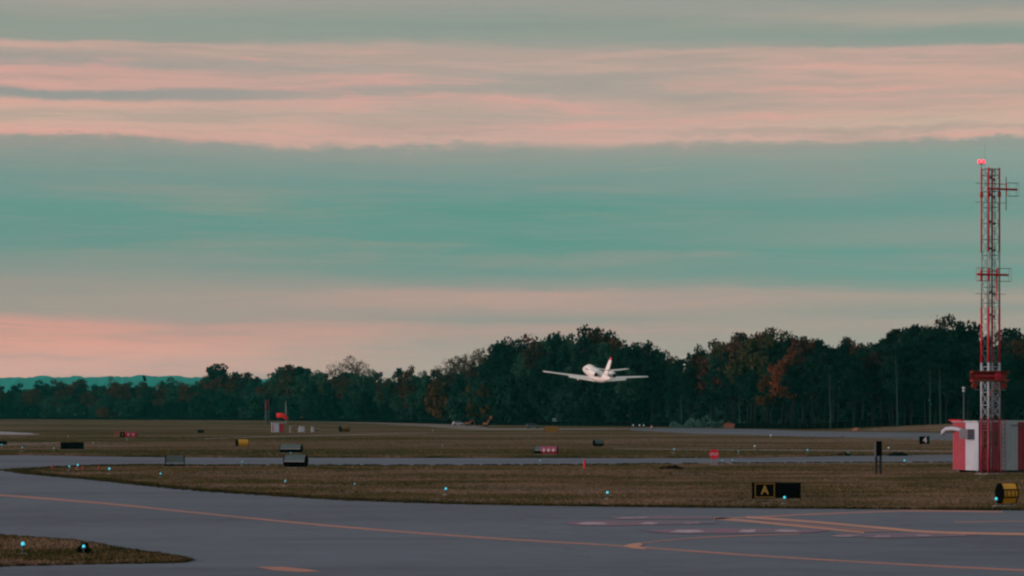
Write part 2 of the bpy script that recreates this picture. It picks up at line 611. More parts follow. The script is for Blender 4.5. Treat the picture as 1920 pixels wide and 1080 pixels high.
def wobble(pts, amp, step=None, seed=0):
    """break a world-space edge into short pieces and push them about a little"""
    r = random.Random(seed)
    out = []
    for i in range(len(pts) - 1):
        a, b_ = Vector(pts[i][:2]), Vector(pts[i + 1][:2])
        n = max(1, int((b_ - a).length / (step or 1.0)))
        n = min(n, 60)
        for k in range(n):
            p = a.lerp(b_, k / n)
            out.append(Vector((p.x + r.uniform(-amp, amp), p.y + r.uniform(-amp, amp))))
    out.append(Vector(pts[-1][:2]))
    return out


# ------------------------------------------------------------------ ground
def build_ground():
    S = 17400
    MB().add([(-S, -2400, 0), (S, -2400, 0), (S, 16500, 0), (-S, 16500, 0)], [(0, 1, 2, 3)]).build('ground', M['grass'])['kind'] = 'structure'


build_ground()

TAXI2_TOP = [(-900, 851), (0, 853.5), (200, 856), (400, 858), (900, 859), (1340, 859), (1560, 855.5), (1800, 852.5), (2600, 849)]
TAXI2_BOT = [(2600, 862), (1800, 867), (1560, 868), (1340, 869), (1000, 872), (520, 872.5), (400, 873), (300, 872), (200, 873), (140, 875), (60, 879), (18, 882)]
WEDGE_LOW = [(18, 882), (60, 889), (150, 897), (230, 905), (300, 913), (400, 922), (520, 930), (620, 936), (700, 940), (900, 946.5), (1200, 951), (1500, 954), (1920, 957.5), (2700, 962)]


def px2w(pts, z=0.0):
    return [G(p[0], p[1], z) for p in pts]


top = wobble(px2w(catmull([(*p, 0) for p in TAXI2_TOP], 6)), .25, 1.5, 1)
bot = wobble(px2w(catmull([(*p, 0) for p in TAXI2_BOT], 6)), .18, 1.2, 2)
low = wobble(px2w(catmull([(*p, 0) for p in WEDGE_LOW], 6)), .10, .8, 3)
sheet('taxiway', list(top) + list(bot) + list(low)[1:] + [G(2700, 1600), G(-900, 1600)], .004, M['asphalt'])

ISL = [(-500, 975), (-200, 992), (0, 1005), (90, 1012), (150, 1017), (250, 1034), (325, 1044), (350, 1052), (325, 1056), (200, 1058), (0, 1063), (-200, 1069), (-500, 1078)]
isl = wobble(px2w(catmull([(*p, 0) for p in ISL], 5)), .05, .5, 4)
sheet('grass_island', isl, .010, M['grass'])


def strip(name, tops, bots, z, mat, amp=.3):
    a = wobble(px2w(tops), amp, 3, 5)
    b_ = wobble(px2w(bots), amp, 3, 6)
    return sheet(name, list(a) + list(b_)[::-1], z, mat)


strip('far_runway', [(1180, 803), (1300, 803), (1400, 804.5), (1520, 808.5), (1660, 810.5), (1800, 812), (2500, 818)],
      [(1180, 806.5), (1300, 813), (1400, 815.5), (1520, 819), (1660, 822), (1800, 826.5), (2500, 845)], .004, M['asphalt_far'], .3)
strip('far_access_road', [(520, 787.4), (700, 789.6), (800, 793), (880, 797.4), (920, 803), (1180, 803.2)],
      [(520, 788.4), (700, 794.2), (800, 799.6), (850, 804), (920, 806.6), (1180, 805.0)], .004, M['gravel'], .5)
strip('far_left_apron', [(-400, 808), (0, 809), (50, 811.6), (74, 814.2)], [(-400, 816), (0, 815), (50, 815.2), (75, 814.6)], .004, M['apron'], .3)
strip('left_service_road', [(-300, 835), (0, 832.4), (60, 830.8), (120, 829.4), (190, 828.6)], [(-300, 838.5), (0, 835), (60, 833), (120, 831.2), (190, 829.2)], .004, M['gravel'], .2)
strip('middle_service_track', [(380, 822), (520, 817.5), (640, 814.5), (800, 812)], [(380, 823.2), (520, 819), (640, 816.2), (800, 813.0)], .004, M['gravel'], .4)
strip('right_service_track', [(1150, 841), (1300, 842), (1560, 843.5), (1900, 846)], [(1150, 842.2), (1300, 843.6), (1560, 845.6), (1900, 848.4)], .004, M['gravel'], .2)


strip('taxiway_patch', [(1385, 859), (1560, 856.5), (1800, 853.5), (2300, 850)], [(1385, 862), (1480, 864.5), (1800, 865), (2300, 862)], .008, M['asphalt_far'], .1)
strip('dirt_verge', [(1300, 868.6), (1560, 867.6), (1800, 866.6), (2300, 863)], [(1300, 869.6), (1560, 870.2), (1800, 869.4), (2300, 866)], .009, M['gravel'], .1)


# grass berm at the right below the silt fence
def build_berm():
    vs, fs = [], []
    nx, ny = 70, 9
    for i in range(nx):
        px = 1470 + i * 10
        h = 0
        t = (px - 1500) / 320
        if t > 0:
            h = 1.5 * min(1, t) ** 1.2 if t < 1 else 1.5 + .25 * math.sin((t - 1) * 3)
        for j in range(ny):
            v = j / (ny - 1)
            a, b_ = ray(px, 806 + max(0, min(1, (px - 1500) / 320)) * 3)
            Y0 = 4.0 / -b_
            Y = Y0 + v * 45
            z = h * math.sin(min(1, v * 1.9) * math.pi / 2) + .05 * random.uniform(-1, 1) * (v > 0)
            vs.append((a * Y, Y, max(z, -.02 if v == 0 else .008)))
    for i in range(nx - 1):
        for j in range(ny - 1):
            fs.append((i * ny + j, (i + 1) * ny + j, (i + 1) * ny + j + 1, i * ny + j + 1))
    MB().add(vs, fs).build('grass_berm', M['grass'], smooth=True)['kind'] = 'structure'


build_berm()


# ------------------------------------------------------------------ painted markings
def band(pts, w, z, taper=False):
    p = catmull([(*q, 0) for q in pts], 8)
    n = len(p)
    ups, dns = [], []
    for i, q in enumerate(p):
        ww = w
        if taper:
            ww = w * min(1, (1 - i / (n - 1)) * 2.5 + .15)
        ups.append(G(q.x, q.y - ww / 2))
        dns.append(G(q.x, q.y + ww / 2))
    return ups + dns[::-1]


MARKS = [
    ('centre_line', [(-60, 924), (0, 928.5), (200, 944.5), (400, 965), (640, 988), (900, 1008), (1170, 1024.5), (1400, 1041), (1700, 1059), (1990, 1073)], 3.2, 'line', .008),
    ('branch_line', [(1195, 1020), (1240, 1014.5), (1310, 1009), (1400, 1004.5), (1500, 1001)], 1.8, 'line', .010),
    ('edge_line', [(1340, 973), (1420, 969.5), (1500, 965.5), (1600, 961.5), (1700, 958.2), (1800, 958.8), (1880, 960)], 2.6, 'line', .008),
    ('hold_line', [(1338, 972), (1400, 977), (1480, 984.5), (1560, 992), (1620, 998)], 4.4, 'line_bright', .008),
    ('hold_line', [(1400, 970), (1480, 975.5), (1560, 982), (1660, 991), (1760, 998.5), (1980, 1003)], 4.2, 'line_bright', .010),
    ('faint_line', [(1790, 979.5), (1880, 978), (1980, 977.5)], 1.6, 'line', .008),
]
for nm, pts, w, mt, z in MARKS:
    sheet(nm, band(pts, w, z), z, M[mt])
sheet('arrow_marking', px2w([(1166, 1025), (1182, 1020.5), (1200, 1018), (1206, 1022.5), (1198, 1024.5), (1214, 1031.5), (1188, 1029.5)]), .014, M['line_bright'])
sheet('red_marking', px2w([(1420, 975), (1500, 981), (1600, 990), (1690, 998), (1620, 998), (1540, 989), (1470, 981)]), .014, M['red_fill'])
sheet('orange_patch_marking', px2w([(478, 1063), (530, 1063), (578, 1068), (602, 1072), (560, 1073), (515, 1070)]), .008, M['line'])
for poly in ([(1052, 981), (1110, 977.5), (1340, 977), (1345, 982), (1150, 986.5), (1085, 986)],
             [(1140, 971), (1240, 967.5), (1338, 968.5), (1335, 974), (1160, 974.5)],
             [(1196, 994.5), (1300, 992), (1480, 991.5), (1560, 995), (1520, 999.5), (1290, 1001.5), (1250, 1000.5)],
             [(1556, 1002), (1640, 1000.5), (1770, 1001.5), (1840, 1004.5), (1760, 1007.5), (1640, 1010)]):
    sheet('red_marking', px2w(poly), .018, M['red_ground'])
WHITE = [[(1080, 983), (1096, 980), (1128, 980.5), (1140, 983), (1124, 985.5), (1100, 985)], [(1198, 983.5), (1210, 980), (1232, 979.5), (1236, 982), (1222, 984)],
         [(1280, 983), (1292, 979.6), (1316, 980), (1308, 982.5)], [(1150, 972.6), (1180, 970.8), (1218, 970), (1212, 972), (1175, 973)],
         [(1256, 998.5), (1270, 994.5), (1310, 995), (1324, 998), (1290, 1000)], [(1384, 999), (1392, 994), (1418, 994), (1414, 999), (1402, 1000)],
         [(1450, 997), (1462, 993.5), (1490, 994.5), (1504, 998), (1480, 998.6)], [(1556, 1006), (1574, 1003.5), (1602, 1003.8), (1610, 1006.5), (1584, 1008)],
         [(1636, 1008.5), (1646, 1004.6), (1668, 1005), (1672, 1008)], [(1712, 1006.5), (1724, 1003), (1752, 1003.6), (1744, 1006.2)],
         [(1778, 1005), (1790, 1002.8), (1812, 1003.4), (1804, 1005.6)]]
for poly in WHITE:
    sheet('white_marking', px2w(poly), .022, M['white_ground'])


# ------------------------------------------------------------------ grass tufts
def pip(x, y, poly):
    c = False
    n = len(poly)
    j = n - 1
    for i in range(n):
        xi, yi = poly[i][0], poly[i][1]
        xj, yj = poly[j][0], poly[j][1]
        if (yi > y) != (yj > y) and x < (xj - xi) * (y - yi) / (yj - yi) + xi:
            c = not c
        j = i
    return c


def tufts(name, pts, hts, seed=1):
    """pts: (n,2) world positions, hts: heights; three crossed blades a tuft"""
    r = np.random.default_rng(seed)
    n = len(pts)
    K = 4
    base = np.repeat(np.asarray(pts), K, axis=0)
    h = np.repeat(np.asarray(hts), K) * r.uniform(.6, 1.2, n * K)
    a = r.uniform(0, 2 * np.pi, n * K)
    w = h * .16 + .012
    ox = r.normal(0, .05, (n * K, 2))
    lean = r.normal(0, .35, (n * K, 2)) * h[:, None]
    b0 = np.column_stack([base[:, 0] + ox[:, 0] - np.cos(a) * w, base[:, 1] + ox[:, 1] - np.sin(a) * w, np.zeros(n * K)])
    b1 = np.column_stack([base[:, 0] + ox[:, 0] + np.cos(a) * w, base[:, 1] + ox[:, 1] + np.sin(a) * w, np.zeros(n * K)])
    t = np.column_stack([base[:, 0] + ox[:, 0] + lean[:, 0], base[:, 1] + ox[:, 1] + lean[:, 1], h])
    V = np.empty((n * K * 3, 3)); V[0::3] = b0; V[1::3] = b1; V[2::3] = t
    me = bpy.data.meshes.new(name)
    me.vertices.add(len(V)); me.vertices.foreach_set('co', V.ravel())
    nt = n * K
    me.loops.add(nt * 3); me.loops.foreach_set('vertex_index', np.arange(nt * 3, dtype=np.int32))
    me.polygons.add(nt); me.polygons.foreach_set('loop_start', np.arange(0, nt * 3, 3, dtype=np.int32))
    me.polygons.foreach_set('loop_total', np.full(nt, 3, dtype=np.int32))
    me.materials.append(M['blade'])
    me.update(calc_edges=True)
    o = bpy.data.objects.new(name, me)
    C.objects.link(o)
    return o


def build_tufts():
    wedge = [(p.x, p.y) for p in catmull([(*p, 0) for p in WEDGE_LOW], 4)] + [(p.x, p.y) for p in catmull([(*p, 0) for p in TAXI2_BOT], 4)]
    P, H = [], []
    r = random.Random(5)
    # even cover of the near wedge of grass, in world area
    wp = [G(x, y) for x, y in wedge]
    wp2 = [(p.x, p.y) for p in wp]
    n = 0
    while n < 30000:
        Y = r.uniform(104, 205)
        X = r.uniform(-.21, .21) * Y
        if pip(X, Y, wp2):
            dens = .5 + .5 * math.sin(X * .11 + Y * .17) * math.sin(X * .05 - Y * .31)
            P.append((X, Y)); H.append(.035 + .055 * r.random() * (.5 + dens)); n += 1
    # thicker fringe along the pavement edges
    fr, frh = [], []
    for line, cnt, inward in ((low, 9000, 1), (bot, 4500, -1)):
        L_ = [p for p in line if abs(p.x) < .23 * p.y]
        for _ in range(cnt):
            p = r.choice(L_)
            fr.append((p.x + r.uniform(-.6, .6), p.y + inward * abs(r.gauss(.1, .5))))
            frh.append(r.uniform(.06, .14))
    ip = [(p.x, p.y) for p in isl]
    n = 0
    while n < 7000:
        Y = r.uniform(60, 92); X = r.uniform(-.215, -.11) * Y
        if pip(X, Y, ip):
            P.append((X, Y)); H.append(.03 + .07 * r.random()); n += 1
    L_ = [p for p in isl if abs(p.x) < .22 * p.y]
    for _ in range(3000):
        p = r.choice(L_)
        fr.append((p.x + r.uniform(-.12, .06), p.y + r.uniform(-.05, .3))); frh.append(r.uniform(.03, .08))
    fo = tag(tufts('edge_grass', fr, frh, 5), 'darker green grass fringe along the taxiway edges', 'grass', kind='stuff')
    fo.data.materials.clear(); fo.data.materials.append(M['fringe'])
    tag(tufts('grass_tufts', P, H), 'short dry grass growing over the strips between the taxiways', 'grass', kind='stuff')
    # back field: sparser rough grass along the far edge of the second taxiway
    P, H = [], []
    L_ = [p for p in top if abs(p.x) < .23 * p.y]
    for _ in range(9000):
        p = r.choice(L_)
        P.append((p.x + r.uniform(-1.2, 1.2), p.y + abs(r.gauss(.2, 1.2)))); H.append(r.uniform(.08, .22))
    for _ in range(9000):
        Y = r.uniform(235, 420); X = r.uniform(-.21, .21) * Y
        P.append((X, Y)); H.append(r.uniform(.06, .16))
    tag(tufts('rough_grass', P, H, 2), 'rough brown grass covering the field beyond the second taxiway', 'grass', kind='stuff')


build_tufts()


def dark_bush(px, py, wpx, hpx, label, mat='green', seed=0):
    p = G(px, py)
    s = p.y / F
    r = random.Random(seed)
    w, h = wpx * s, hpx * s
    m_ = MB()
    for _ in range(170):
        a = r.uniform(0, 6.28); q = math.sqrt(r.random())
        x, y = math.cos(a) * q * w / 2, math.sin(a) * q * w / 3
        z = r.random() * h * (1 - q * q * .8)
        sz = r.uniform(.05, .11)
        rot = Euler((r.uniform(0, 3), r.uniform(0, 3), r.uniform(0, 3))).to_matrix()
        vs = [rot @ Vector(v) * sz + Vector((x, y, z + .03)) for v in ((-1, -1, 0), (1, -1, 0), (1, 1, 0), (-1, 1, 0))]
        m_.add(vs, [(0, 1, 2, 3)])
    o = m_.build('weed_clump', M[mat])
    o.location = p
    tag(o, label, 'weeds')


dark_bush(1580, 855, 26, 6, 'low dark weed clump on the verge left of the short black post', seed=1)
dark_bush(1685, 855, 34, 7, 'long dark weed clump on the verge right of the short black post', seed=2)
dark_bush(1258, 880, 44, 6, 'brown weed clump at the taxiway edge left of the stop sign', 'brown', seed=3)
dark_bush(157, 1040, 15, 16, 'yellowish weed at the foot of the blue light on the grass island', 'olive', seed=4)


# ------------------------------------------------------------------ far hills
def build_hills():
    prof = [(-900, 716), (-500, 712), (-200, 710), (0, 708), (40, 706.5), (90, 705.5), (150, 706), (210, 705), (270, 704), (340, 705), (400, 706.5), (460, 708), (520, 709),
            (600, 713), (700, 718), (900, 724), (1200, 730), (1600, 726), (2100, 722), (2700, 730)]
    r = random.Random(3)
    vs, fs = [], []
    nx = 520
    ny = 7
    Yc = 14500
    for i in range(nx):
        px = -900 + i * (3600 / (nx - 1))
        for k in range(len(prof) - 1):
            if prof[k][0] <= px <= prof[k + 1][0]:
                t = (px - prof[k][0]) / (prof[k + 1][0] - prof[k][0])
                t = t * t * (3 - 2 * t)
                y = prof[k][1] * (1 - t) + prof[k + 1][1] * t
        a, b_ = ray(px, y)
        zc = CAMZ + b_ * Yc
        for j in range(ny):
            v = j / (ny - 1)
            Y = Yc - 2600 + v * 4200
            e = math.sin(min(1, v / .62) * math.pi / 2) if v < .62 else 1 - (v - .62) * .9
            z = zc * e + r.uniform(-3.5, 3.5) * (v > 0) + 4 * math.sin(i * .7 + j) * (v > 0)
            vs.append((a * Yc * (1 + (Y - Yc) / Yc * .9), Y, z - (5 if v == 0 else 0)))
    for i in range(nx - 1):
        for j in range(ny - 1):
            fs.append((i * ny + j, (i + 1) * ny + j, (i + 1) * ny + j + 1, i * ny + j + 1))
    MB().add(vs, fs).build('hills', M['hill'])['kind'] = 'structure'


build_hills()


# ------------------------------------------------------------------ trees
def interp(tab, x):
    if x <= tab[0][0]:
        return tab[0][1]
    for k in range(len(tab) - 1):
        if tab[k][0] <= x <= tab[k + 1][0]:
            t = (x - tab[k][0]) / (tab[k + 1][0] - tab[k][0])
            return tab[k][1] * (1 - t) + tab[k + 1][1] * t
    return tab[-1][1]


EDGE_Y = [(-60, 1270), (0, 1250), (300, 1150), (500, 1080), (700, 909), (900, 741), (1240, 670), (1400, 600), (1560, 560), (1980, 540)]
CREST = [(-40, 722), (0, 724), (30, 721), (75, 715), (110, 714), (150, 712), (185, 722), (212, 706), (240, 718), (255, 726), (270, 704), (285, 724), (316, 710), (342, 716), (370, 722), (387, 705),
         (405, 685), (422, 701), (442, 698), (465, 698), (482, 707), (502, 714), (527, 690), (547, 685), (562, 687), (577, 691), (593, 698), (612, 701), (630, 680), (657, 668), (677, 678), (690, 697), (708, 698),
         (724, 712), (748, 691), (768, 690), (790, 699), (802, 705), (818, 694), (838, 674), (855, 668), (872, 666), (888, 657), (903, 651), (918, 656), (932, 645), (948, 638), (972, 639), (990, 647),
         (1003, 632), (1028, 628), (1055, 631), (1082, 632), (1103, 617), (1124, 620), (1147, 625), (1166, 638), (1188, 643), (1210, 644), (1230, 648), (1247, 661), (1260, 668), (1274, 684), (1287, 686), (1296, 660), (1320, 650), (1345, 641),
         (1370, 631), (1392, 626), (1415, 629), (1440, 623), (1462, 622), (1484, 628), (1508, 632), (1526, 638), (1535, 650), (1550, 641), (1575, 643), (1588, 633), (1610, 643), (1635, 643), (1658, 634), (1680, 619),
         (1700, 616), (1717, 608), (1736, 613), (1752, 601), (1776, 599), (1800, 605), (1822, 613), (1842, 632), (1862, 640), (1882, 627), (1902, 616), (1925, 624), (1950, 620)]

LEAF_MATS = ['green', 'midgreen', 'olive', 'rust', 'orange', 'maroon', 'brown']


def crown_mesh(kind, seed):
    r = np.random.default_rng(seed)
    rr = random.Random(seed)
    H = 20.0
    cl = []
    if kind == 'broad':
        for _ in range(34):
            u = r.normal(size=3); u /= np.linalg.norm(u)
            q = r.random() ** .45
            c = np.array([u[0] * q * 4.4, u[1] * q * 4.4, 12.4 + u[2] * q * 5.8])
            cl.append((c, r.uniform(1.1, 2.0)))
        per, ls = 80, .42
    elif kind == 'tall':
        for _ in range(26):
            t = r.random()
            z = 8.5 + t * 10.4
            rad = 3.6 * math.sin(math.pi * min(1, (t * .8 + .22))) + .5
            a = r.uniform(0, 6.28); q = rad * math.sqrt(r.random())
            cl.append((np.array([math.cos(a) * q, math.sin(a) * q, z]), r.uniform(.9, 1.6)))
        per, ls = 80, .38
    elif kind == 'loose':      # half bare: sparse leaves at the twig ends
        for _ in range(30):
            u = r.normal(size=3); u /= np.linalg.norm(u)
            c = np.array([u[0] * 4.3, u[1] * 4.3, 12.5 + abs(u[2]) * 6.2 - 2.0 * (u[2] < 0)])
            cl.append((c * np.array([.9, .9, 1.0]), r.uniform(.8, 1.5)))
        per, ls = 26, .26
    elif kind == 'cone':
        for _ in range(40):
            t = r.random() ** 1.4
            z = 1.5 + t * 17.5
            rad = 3.4 * (1 - t) + .3
            a = r.uniform(0, 6.28); q = rad * r.uniform(.4, 1)
            cl.append((np.array([math.cos(a) * q, math.sin(a) * q, z]), .55 + 1.0 * (1 - t)))
        per, ls = 55, .36
    else:                       # bush: foliage to the ground, wide
        for _ in range(34):
            u = r.normal(size=3); u /= np.linalg.norm(u)
            q = r.random() ** .4
            c = np.array([u[0] * q * 7.6, u[1] * q * 7.6, 8.6 + u[2] * q * 8.6])
            c[2] = max(c[2], 1.0)
            cl.append((c, r.uniform(1.8, 3.3)))
        per, ls = 74, .85
    cen, siz = [], []
    for c, rad in cl:
        n = per
        u = r.normal(size=(n, 3)); u /= np.linalg.norm(u, axis=1)[:, None]
        q = rad * r.random(n) ** .38 * r.uniform(.9, 1.18, n)
        p = c + u * q[:, None] * np.array([1.1, 1.1, .82])
        cen.append(p); siz.append(r.uniform(.6, 1.25, n) * ls)
    cen = np.concatenate(cen); siz = np.concatenate(siz)
    keep = cen[:, 2] > .3
    cen, siz = cen[keep], siz[keep]
    n = len(cen)
    a = r.normal(size=(n, 3)); a /= np.linalg.norm(a, axis=1)[:, None]
    b_ = np.cross(a, r.normal(size=(n, 3))); b_ /= np.linalg.norm(b_, axis=1)[:, None]
    a *= siz[:, None]; b_ *= (siz * r.uniform(.45, .9, n))[:, None]
    V = np.empty((n * 4, 3))
    V[0::4] = cen - a; V[1::4] = cen - b_; V[2::4] = cen + a; V[3::4] = cen + b_
    V[:, 2] *= H / np.percentile(V[:, 2], 98.5 if kind != 'cone' else 99.8)
    me = bpy.data.meshes.new('crown')
    me.vertices.add(n * 4); me.vertices.foreach_set('co', V.ravel())
    me.loops.add(n * 4); me.loops.foreach_set('vertex_index', np.arange(n * 4, dtype=np.int32))
    me.polygons.add(n); me.polygons.foreach_set('loop_start', np.arange(0, n * 4, 4, dtype=np.int32))
    me.polygons.foreach_set('loop_total', np.full(n, 4, dtype=np.int32))
    me.materials.append(M['green'])
    me.update(calc_edges=True)
    return me, cl


def trunk_mesh(kind, seed, cl):
    r = random.Random(seed)
    m_ = MB()
    top_z = {'broad': 13, 'tall': 17, 'loose': 15, 'cone': 19, 'bush': 8}[kind]
    pts = [Vector((0, 0, -.3))]
    x = y = 0
    for k in range(1, 6):
        x += r.uniform(-.25, .25); y += r.uniform(-.25, .25)
        pts.append(Vector((x, y, top_z * k / 5)))
    r0 = .34
    m_.tube(pts, [r0 * (1 - .15 * k) for k in range(6)], 7)
    if kind in ('loose',):
        # branching skeleton
        def grow(p, d, L, rad, lvl):
            q = p + d * L
            mid = p.lerp(q, .5) + Vector((r.uniform(-1, 1), r.uniform(-1, 1), 0)) * L * .06
            m_.tube([p, mid, q], [rad, rad * .8, rad * .6], 4 if lvl else 5, cap=False)
            if lvl >= 4:
                return
            for _ in range(3 if lvl < 2 else 3):
                nd = (d + Vector((r.uniform(-1, 1), r.uniform(-1, 1), r.uniform(-.25, .7))) * .72).normalized()
                grow(q if r.random() < .6 else mid, nd, L * r.uniform(.6, .82), rad * .58, lvl + 1)
        for k in range(7):
            a = k * 2.4 + r.random()
            z0 = r.uniform(6, 13)
            grow(Vector((x * z0 / 15, y * z0 / 15, z0)), Vector((math.cos(a), math.sin(a), r.uniform(.6, 1.3))).normalized(), r.uniform(2.4, 3.4), .13, 0)
    else:
        for c, rad in cl[:: 3 if kind != 'cone' else 8]:
            z0 = max(1.5, min(top_z - 1, c[2] - r.uniform(2, 4)))
            t = z0 / top_z
            s0 = Vector((x * t, y * t, z0))
            e = Vector(c)
            m_.tube([s0, s0.lerp(e, .5) + Vector((0, 0, -.3)), e], [.13, .09, .04], 4, cap=False)
    return m_.mesh('trunk', M['bark'], True)


VAR = {}
for kind, cnt in (('broad', 5), ('tall', 4), ('loose', 4), ('cone', 2), ('bush', 4)):
    VAR[kind] = []
    for i in range(cnt):
        me, cl = crown_mesh(kind, 100 + i * 7 + len(kind))
        VAR[kind].append((me, trunk_mesh(kind, 50 + i, cl)))

TR = random.Random(21)
NAME = {'broad': 'broadleaf_tree', 'tall': 'tall_tree', 'loose': 'bare_tree', 'cone': 'conifer_tree', 'bush': 'forest_edge_shrub'}
ADJ = {'green': 'dark green', 'midgreen': 'dull green', 'olive': 'olive green', 'rust': 'rust red', 'orange': 'orange', 'maroon': 'dark maroon', 'brown': 'brown'}
NOUN = {'broad': 'rounded tree', 'tall': 'slim tree', 'loose': 'bare tree', 'cone': 'pointed tree', 'bush': 'low tree'}
ZONES = [(190, 'at far left'), (400, 'before the teal hill'), (620, 'behind the windsock'),
         (830, 'left of the white cars'), (1010, 'left of the jet'), (1240, 'behind the jet'),
         (1420, 'right of the jet'), (1620, 'above the stop sign'), (1800, 'left of the tower'), (9999, 'behind the tower')]
tree_count = [0]
TREES = []
ORD = 'first second third fourth fifth sixth seventh eighth ninth tenth eleventh twelfth thirteenth fourteenth fifteenth sixteenth seventeenth eighteenth nineteenth twentieth'.split()


def tree(kind, mat, px, ytop, back, label=None, bark=None, wide=1.0):
    Y = interp(EDGE_Y, px) + back
    a, b_ = ray(px, ytop)
    h = (CAMZ + b_ * Y)
    s = h / 20.0
    X = a * Y
    root = empty(NAME[kind], (X, Y, 0), TR.uniform(0, 6.28))
    TREES.append((root, kind, mat, px, back, label))
    ws = s * wide * TR.uniform(.9, 1.15)
    if back > 21.5 and kind != 'cone':
        ws *= .82 if kind != 'loose' else .85
    if abs(px - 1276) < 48:
        ws *= .7
    if px < 640 and kind in ('broad', 'bush', 'tall'):
        ws *= 1.3
    root.scale = (ws, ws, s)
    cm, tm = TR.choice(VAR[kind])
    cr = bpy.data.objects.new('crown', cm)
    C.objects.link(cr); cr.parent = root
    cr.material_slots[0].link = 'OBJECT'
    cr.material_slots[0].material = M[mat]
    tk = bpy.data.objects.new('trunk', tm)
    C.objects.link(tk); tk.parent = root
    tk.material_slots[0].link = 'OBJECT'
    tk.material_slots[0].material = M[bark or 'bark']
    tree_count[0] += 1


def zone_mat(px, row):
    """leaf colours as they change along the wood"""
    if px < 500:
        w = {'green': 5, 'midgreen': 3, 'olive': 2, 'rust': 2.4, 'brown': 2.4}
    elif px < 900:
        w = {'green': 6, 'midgreen': 4, 'olive': 1, 'brown': 1.2, 'rust': .5}
    elif px < 1250:
        w = {'green': 6, 'midgreen': 1.5, 'maroon': 2.4, 'brown': 1.6, 'olive': .6} if row == 'crest' else {'green': 7, 'midgreen': 2}
    elif px < 1540:
        w = {'olive': 3, 'green': 2, 'brown': 3, 'rust': 2.6, 'midgreen': 1} if row != 'front' else {'green': 6, 'midgreen': 2}
    elif px < 1680:
        w = {'rust': 2, 'brown': 2.5, 'green': 3, 'olive': 1} if row == 'crest' else {'green': 8, 'maroon': 1}
    else:
        w = {'green': 6, 'brown': 1.4, 'maroon': 1.2} if row == 'crest' else {'green': 8}
    if row == 'front' and px < 900:
        w = {'green': 5, 'midgreen': 5, 'olive': .7}
    ks = list(w)
    return TR.choices(ks, [w[k] for k in ks])[0]


SPECIAL = {657: ('loose', 'brown', 'bare branching tree standing highest above the wood right of the windsock'),
           405: ('broad', 'green', 'dark tree standing highest at the right end of the teal hill'),
           212: ('loose', 'rust', 'red thinly leaved tree crossing the teal hill near the photo\'s left'),
           270: ('cone', 'green', 'small pointed dark tree alone against the teal hill'),
           838: ('loose', 'brown', 'leftmost of the nearly bare grey trees left of the flying jet'),
           1103: ('broad', 'green', 'highest rounded dark tree directly above the flying jet'),
           1776: ('broad', 'green', 'highest dark tree of the wood left of the lattice tower')}
for px, y in CREST:
    if px in SPECIAL:
        k, mt, lb = SPECIAL[px]
        tree(k, mt, px, y + (4 if px > 880 else 1), 26, lb)
        continue
    if 838 < px < 925 or 620 < px < 690:
        k, mt = 'loose', 'brown'
    elif 1640 < px < 1740:
        k, mt = TR.choice([('loose', 'brown'), ('broad', 'green'), ('tall', 'green')])
    elif 1540 < px < 1640:
        k, mt = TR.choice(['broad', 'tall', 'loose']), zone_mat(px, 'crest')
    else:
        k = 'broad' if px > 880 or px < 400 else TR.choice(['broad', 'broad', 'broad', 'tall'])
        mt = zone_mat(px, 'crest')
    if 1290 < px < 1530 and mt == 'green' and px > 1380:
        mt = TR.choice(['olive', 'brown', 'rust'])
    tree(k, mt, px, y + (5 if px > 880 else 2), TR.uniform(22, 34))
# middle rows
px = -30
while px < 1950:
    yc = interp(CREST, px)
    yb = 770 + 4 * F / interp(EDGE_Y, px)
    if 838 < px < 925 or 620 < px < 690:
        yc = yc + 22
    tree(TR.choice(['broad', 'broad', 'tall']), zone_mat(px, 'middle'), px, yc + 3 + (yb - yc) * TR.uniform(.06, .22), TR.uniform(12, 21))
    px += TR.uniform(17, 27) * (1.0 if px > 800 else .9)
# front row
px = -30
while px < 1950:
    yc = interp(CREST, px)
    yb = 770 + 4 * F / interp(EDGE_Y, px)
    if px > 1180:
        tree(TR.choice(['tall', 'broad']), zone_mat(px, 'front'), px, yc + (yb - yc) * TR.uniform(.12, .35), TR.uniform(3, 10),
             bark='bark')
        px += TR.uniform(26, 42)
    else:
        tree(TR.choice(['bush', 'bush', 'broad']), zone_mat(px, 'front'), px, yc + (yb - yc) * TR.uniform(.38, .62), TR.uniform(3, 9), wide=.95)
        px += TR.uniform(20, 32)
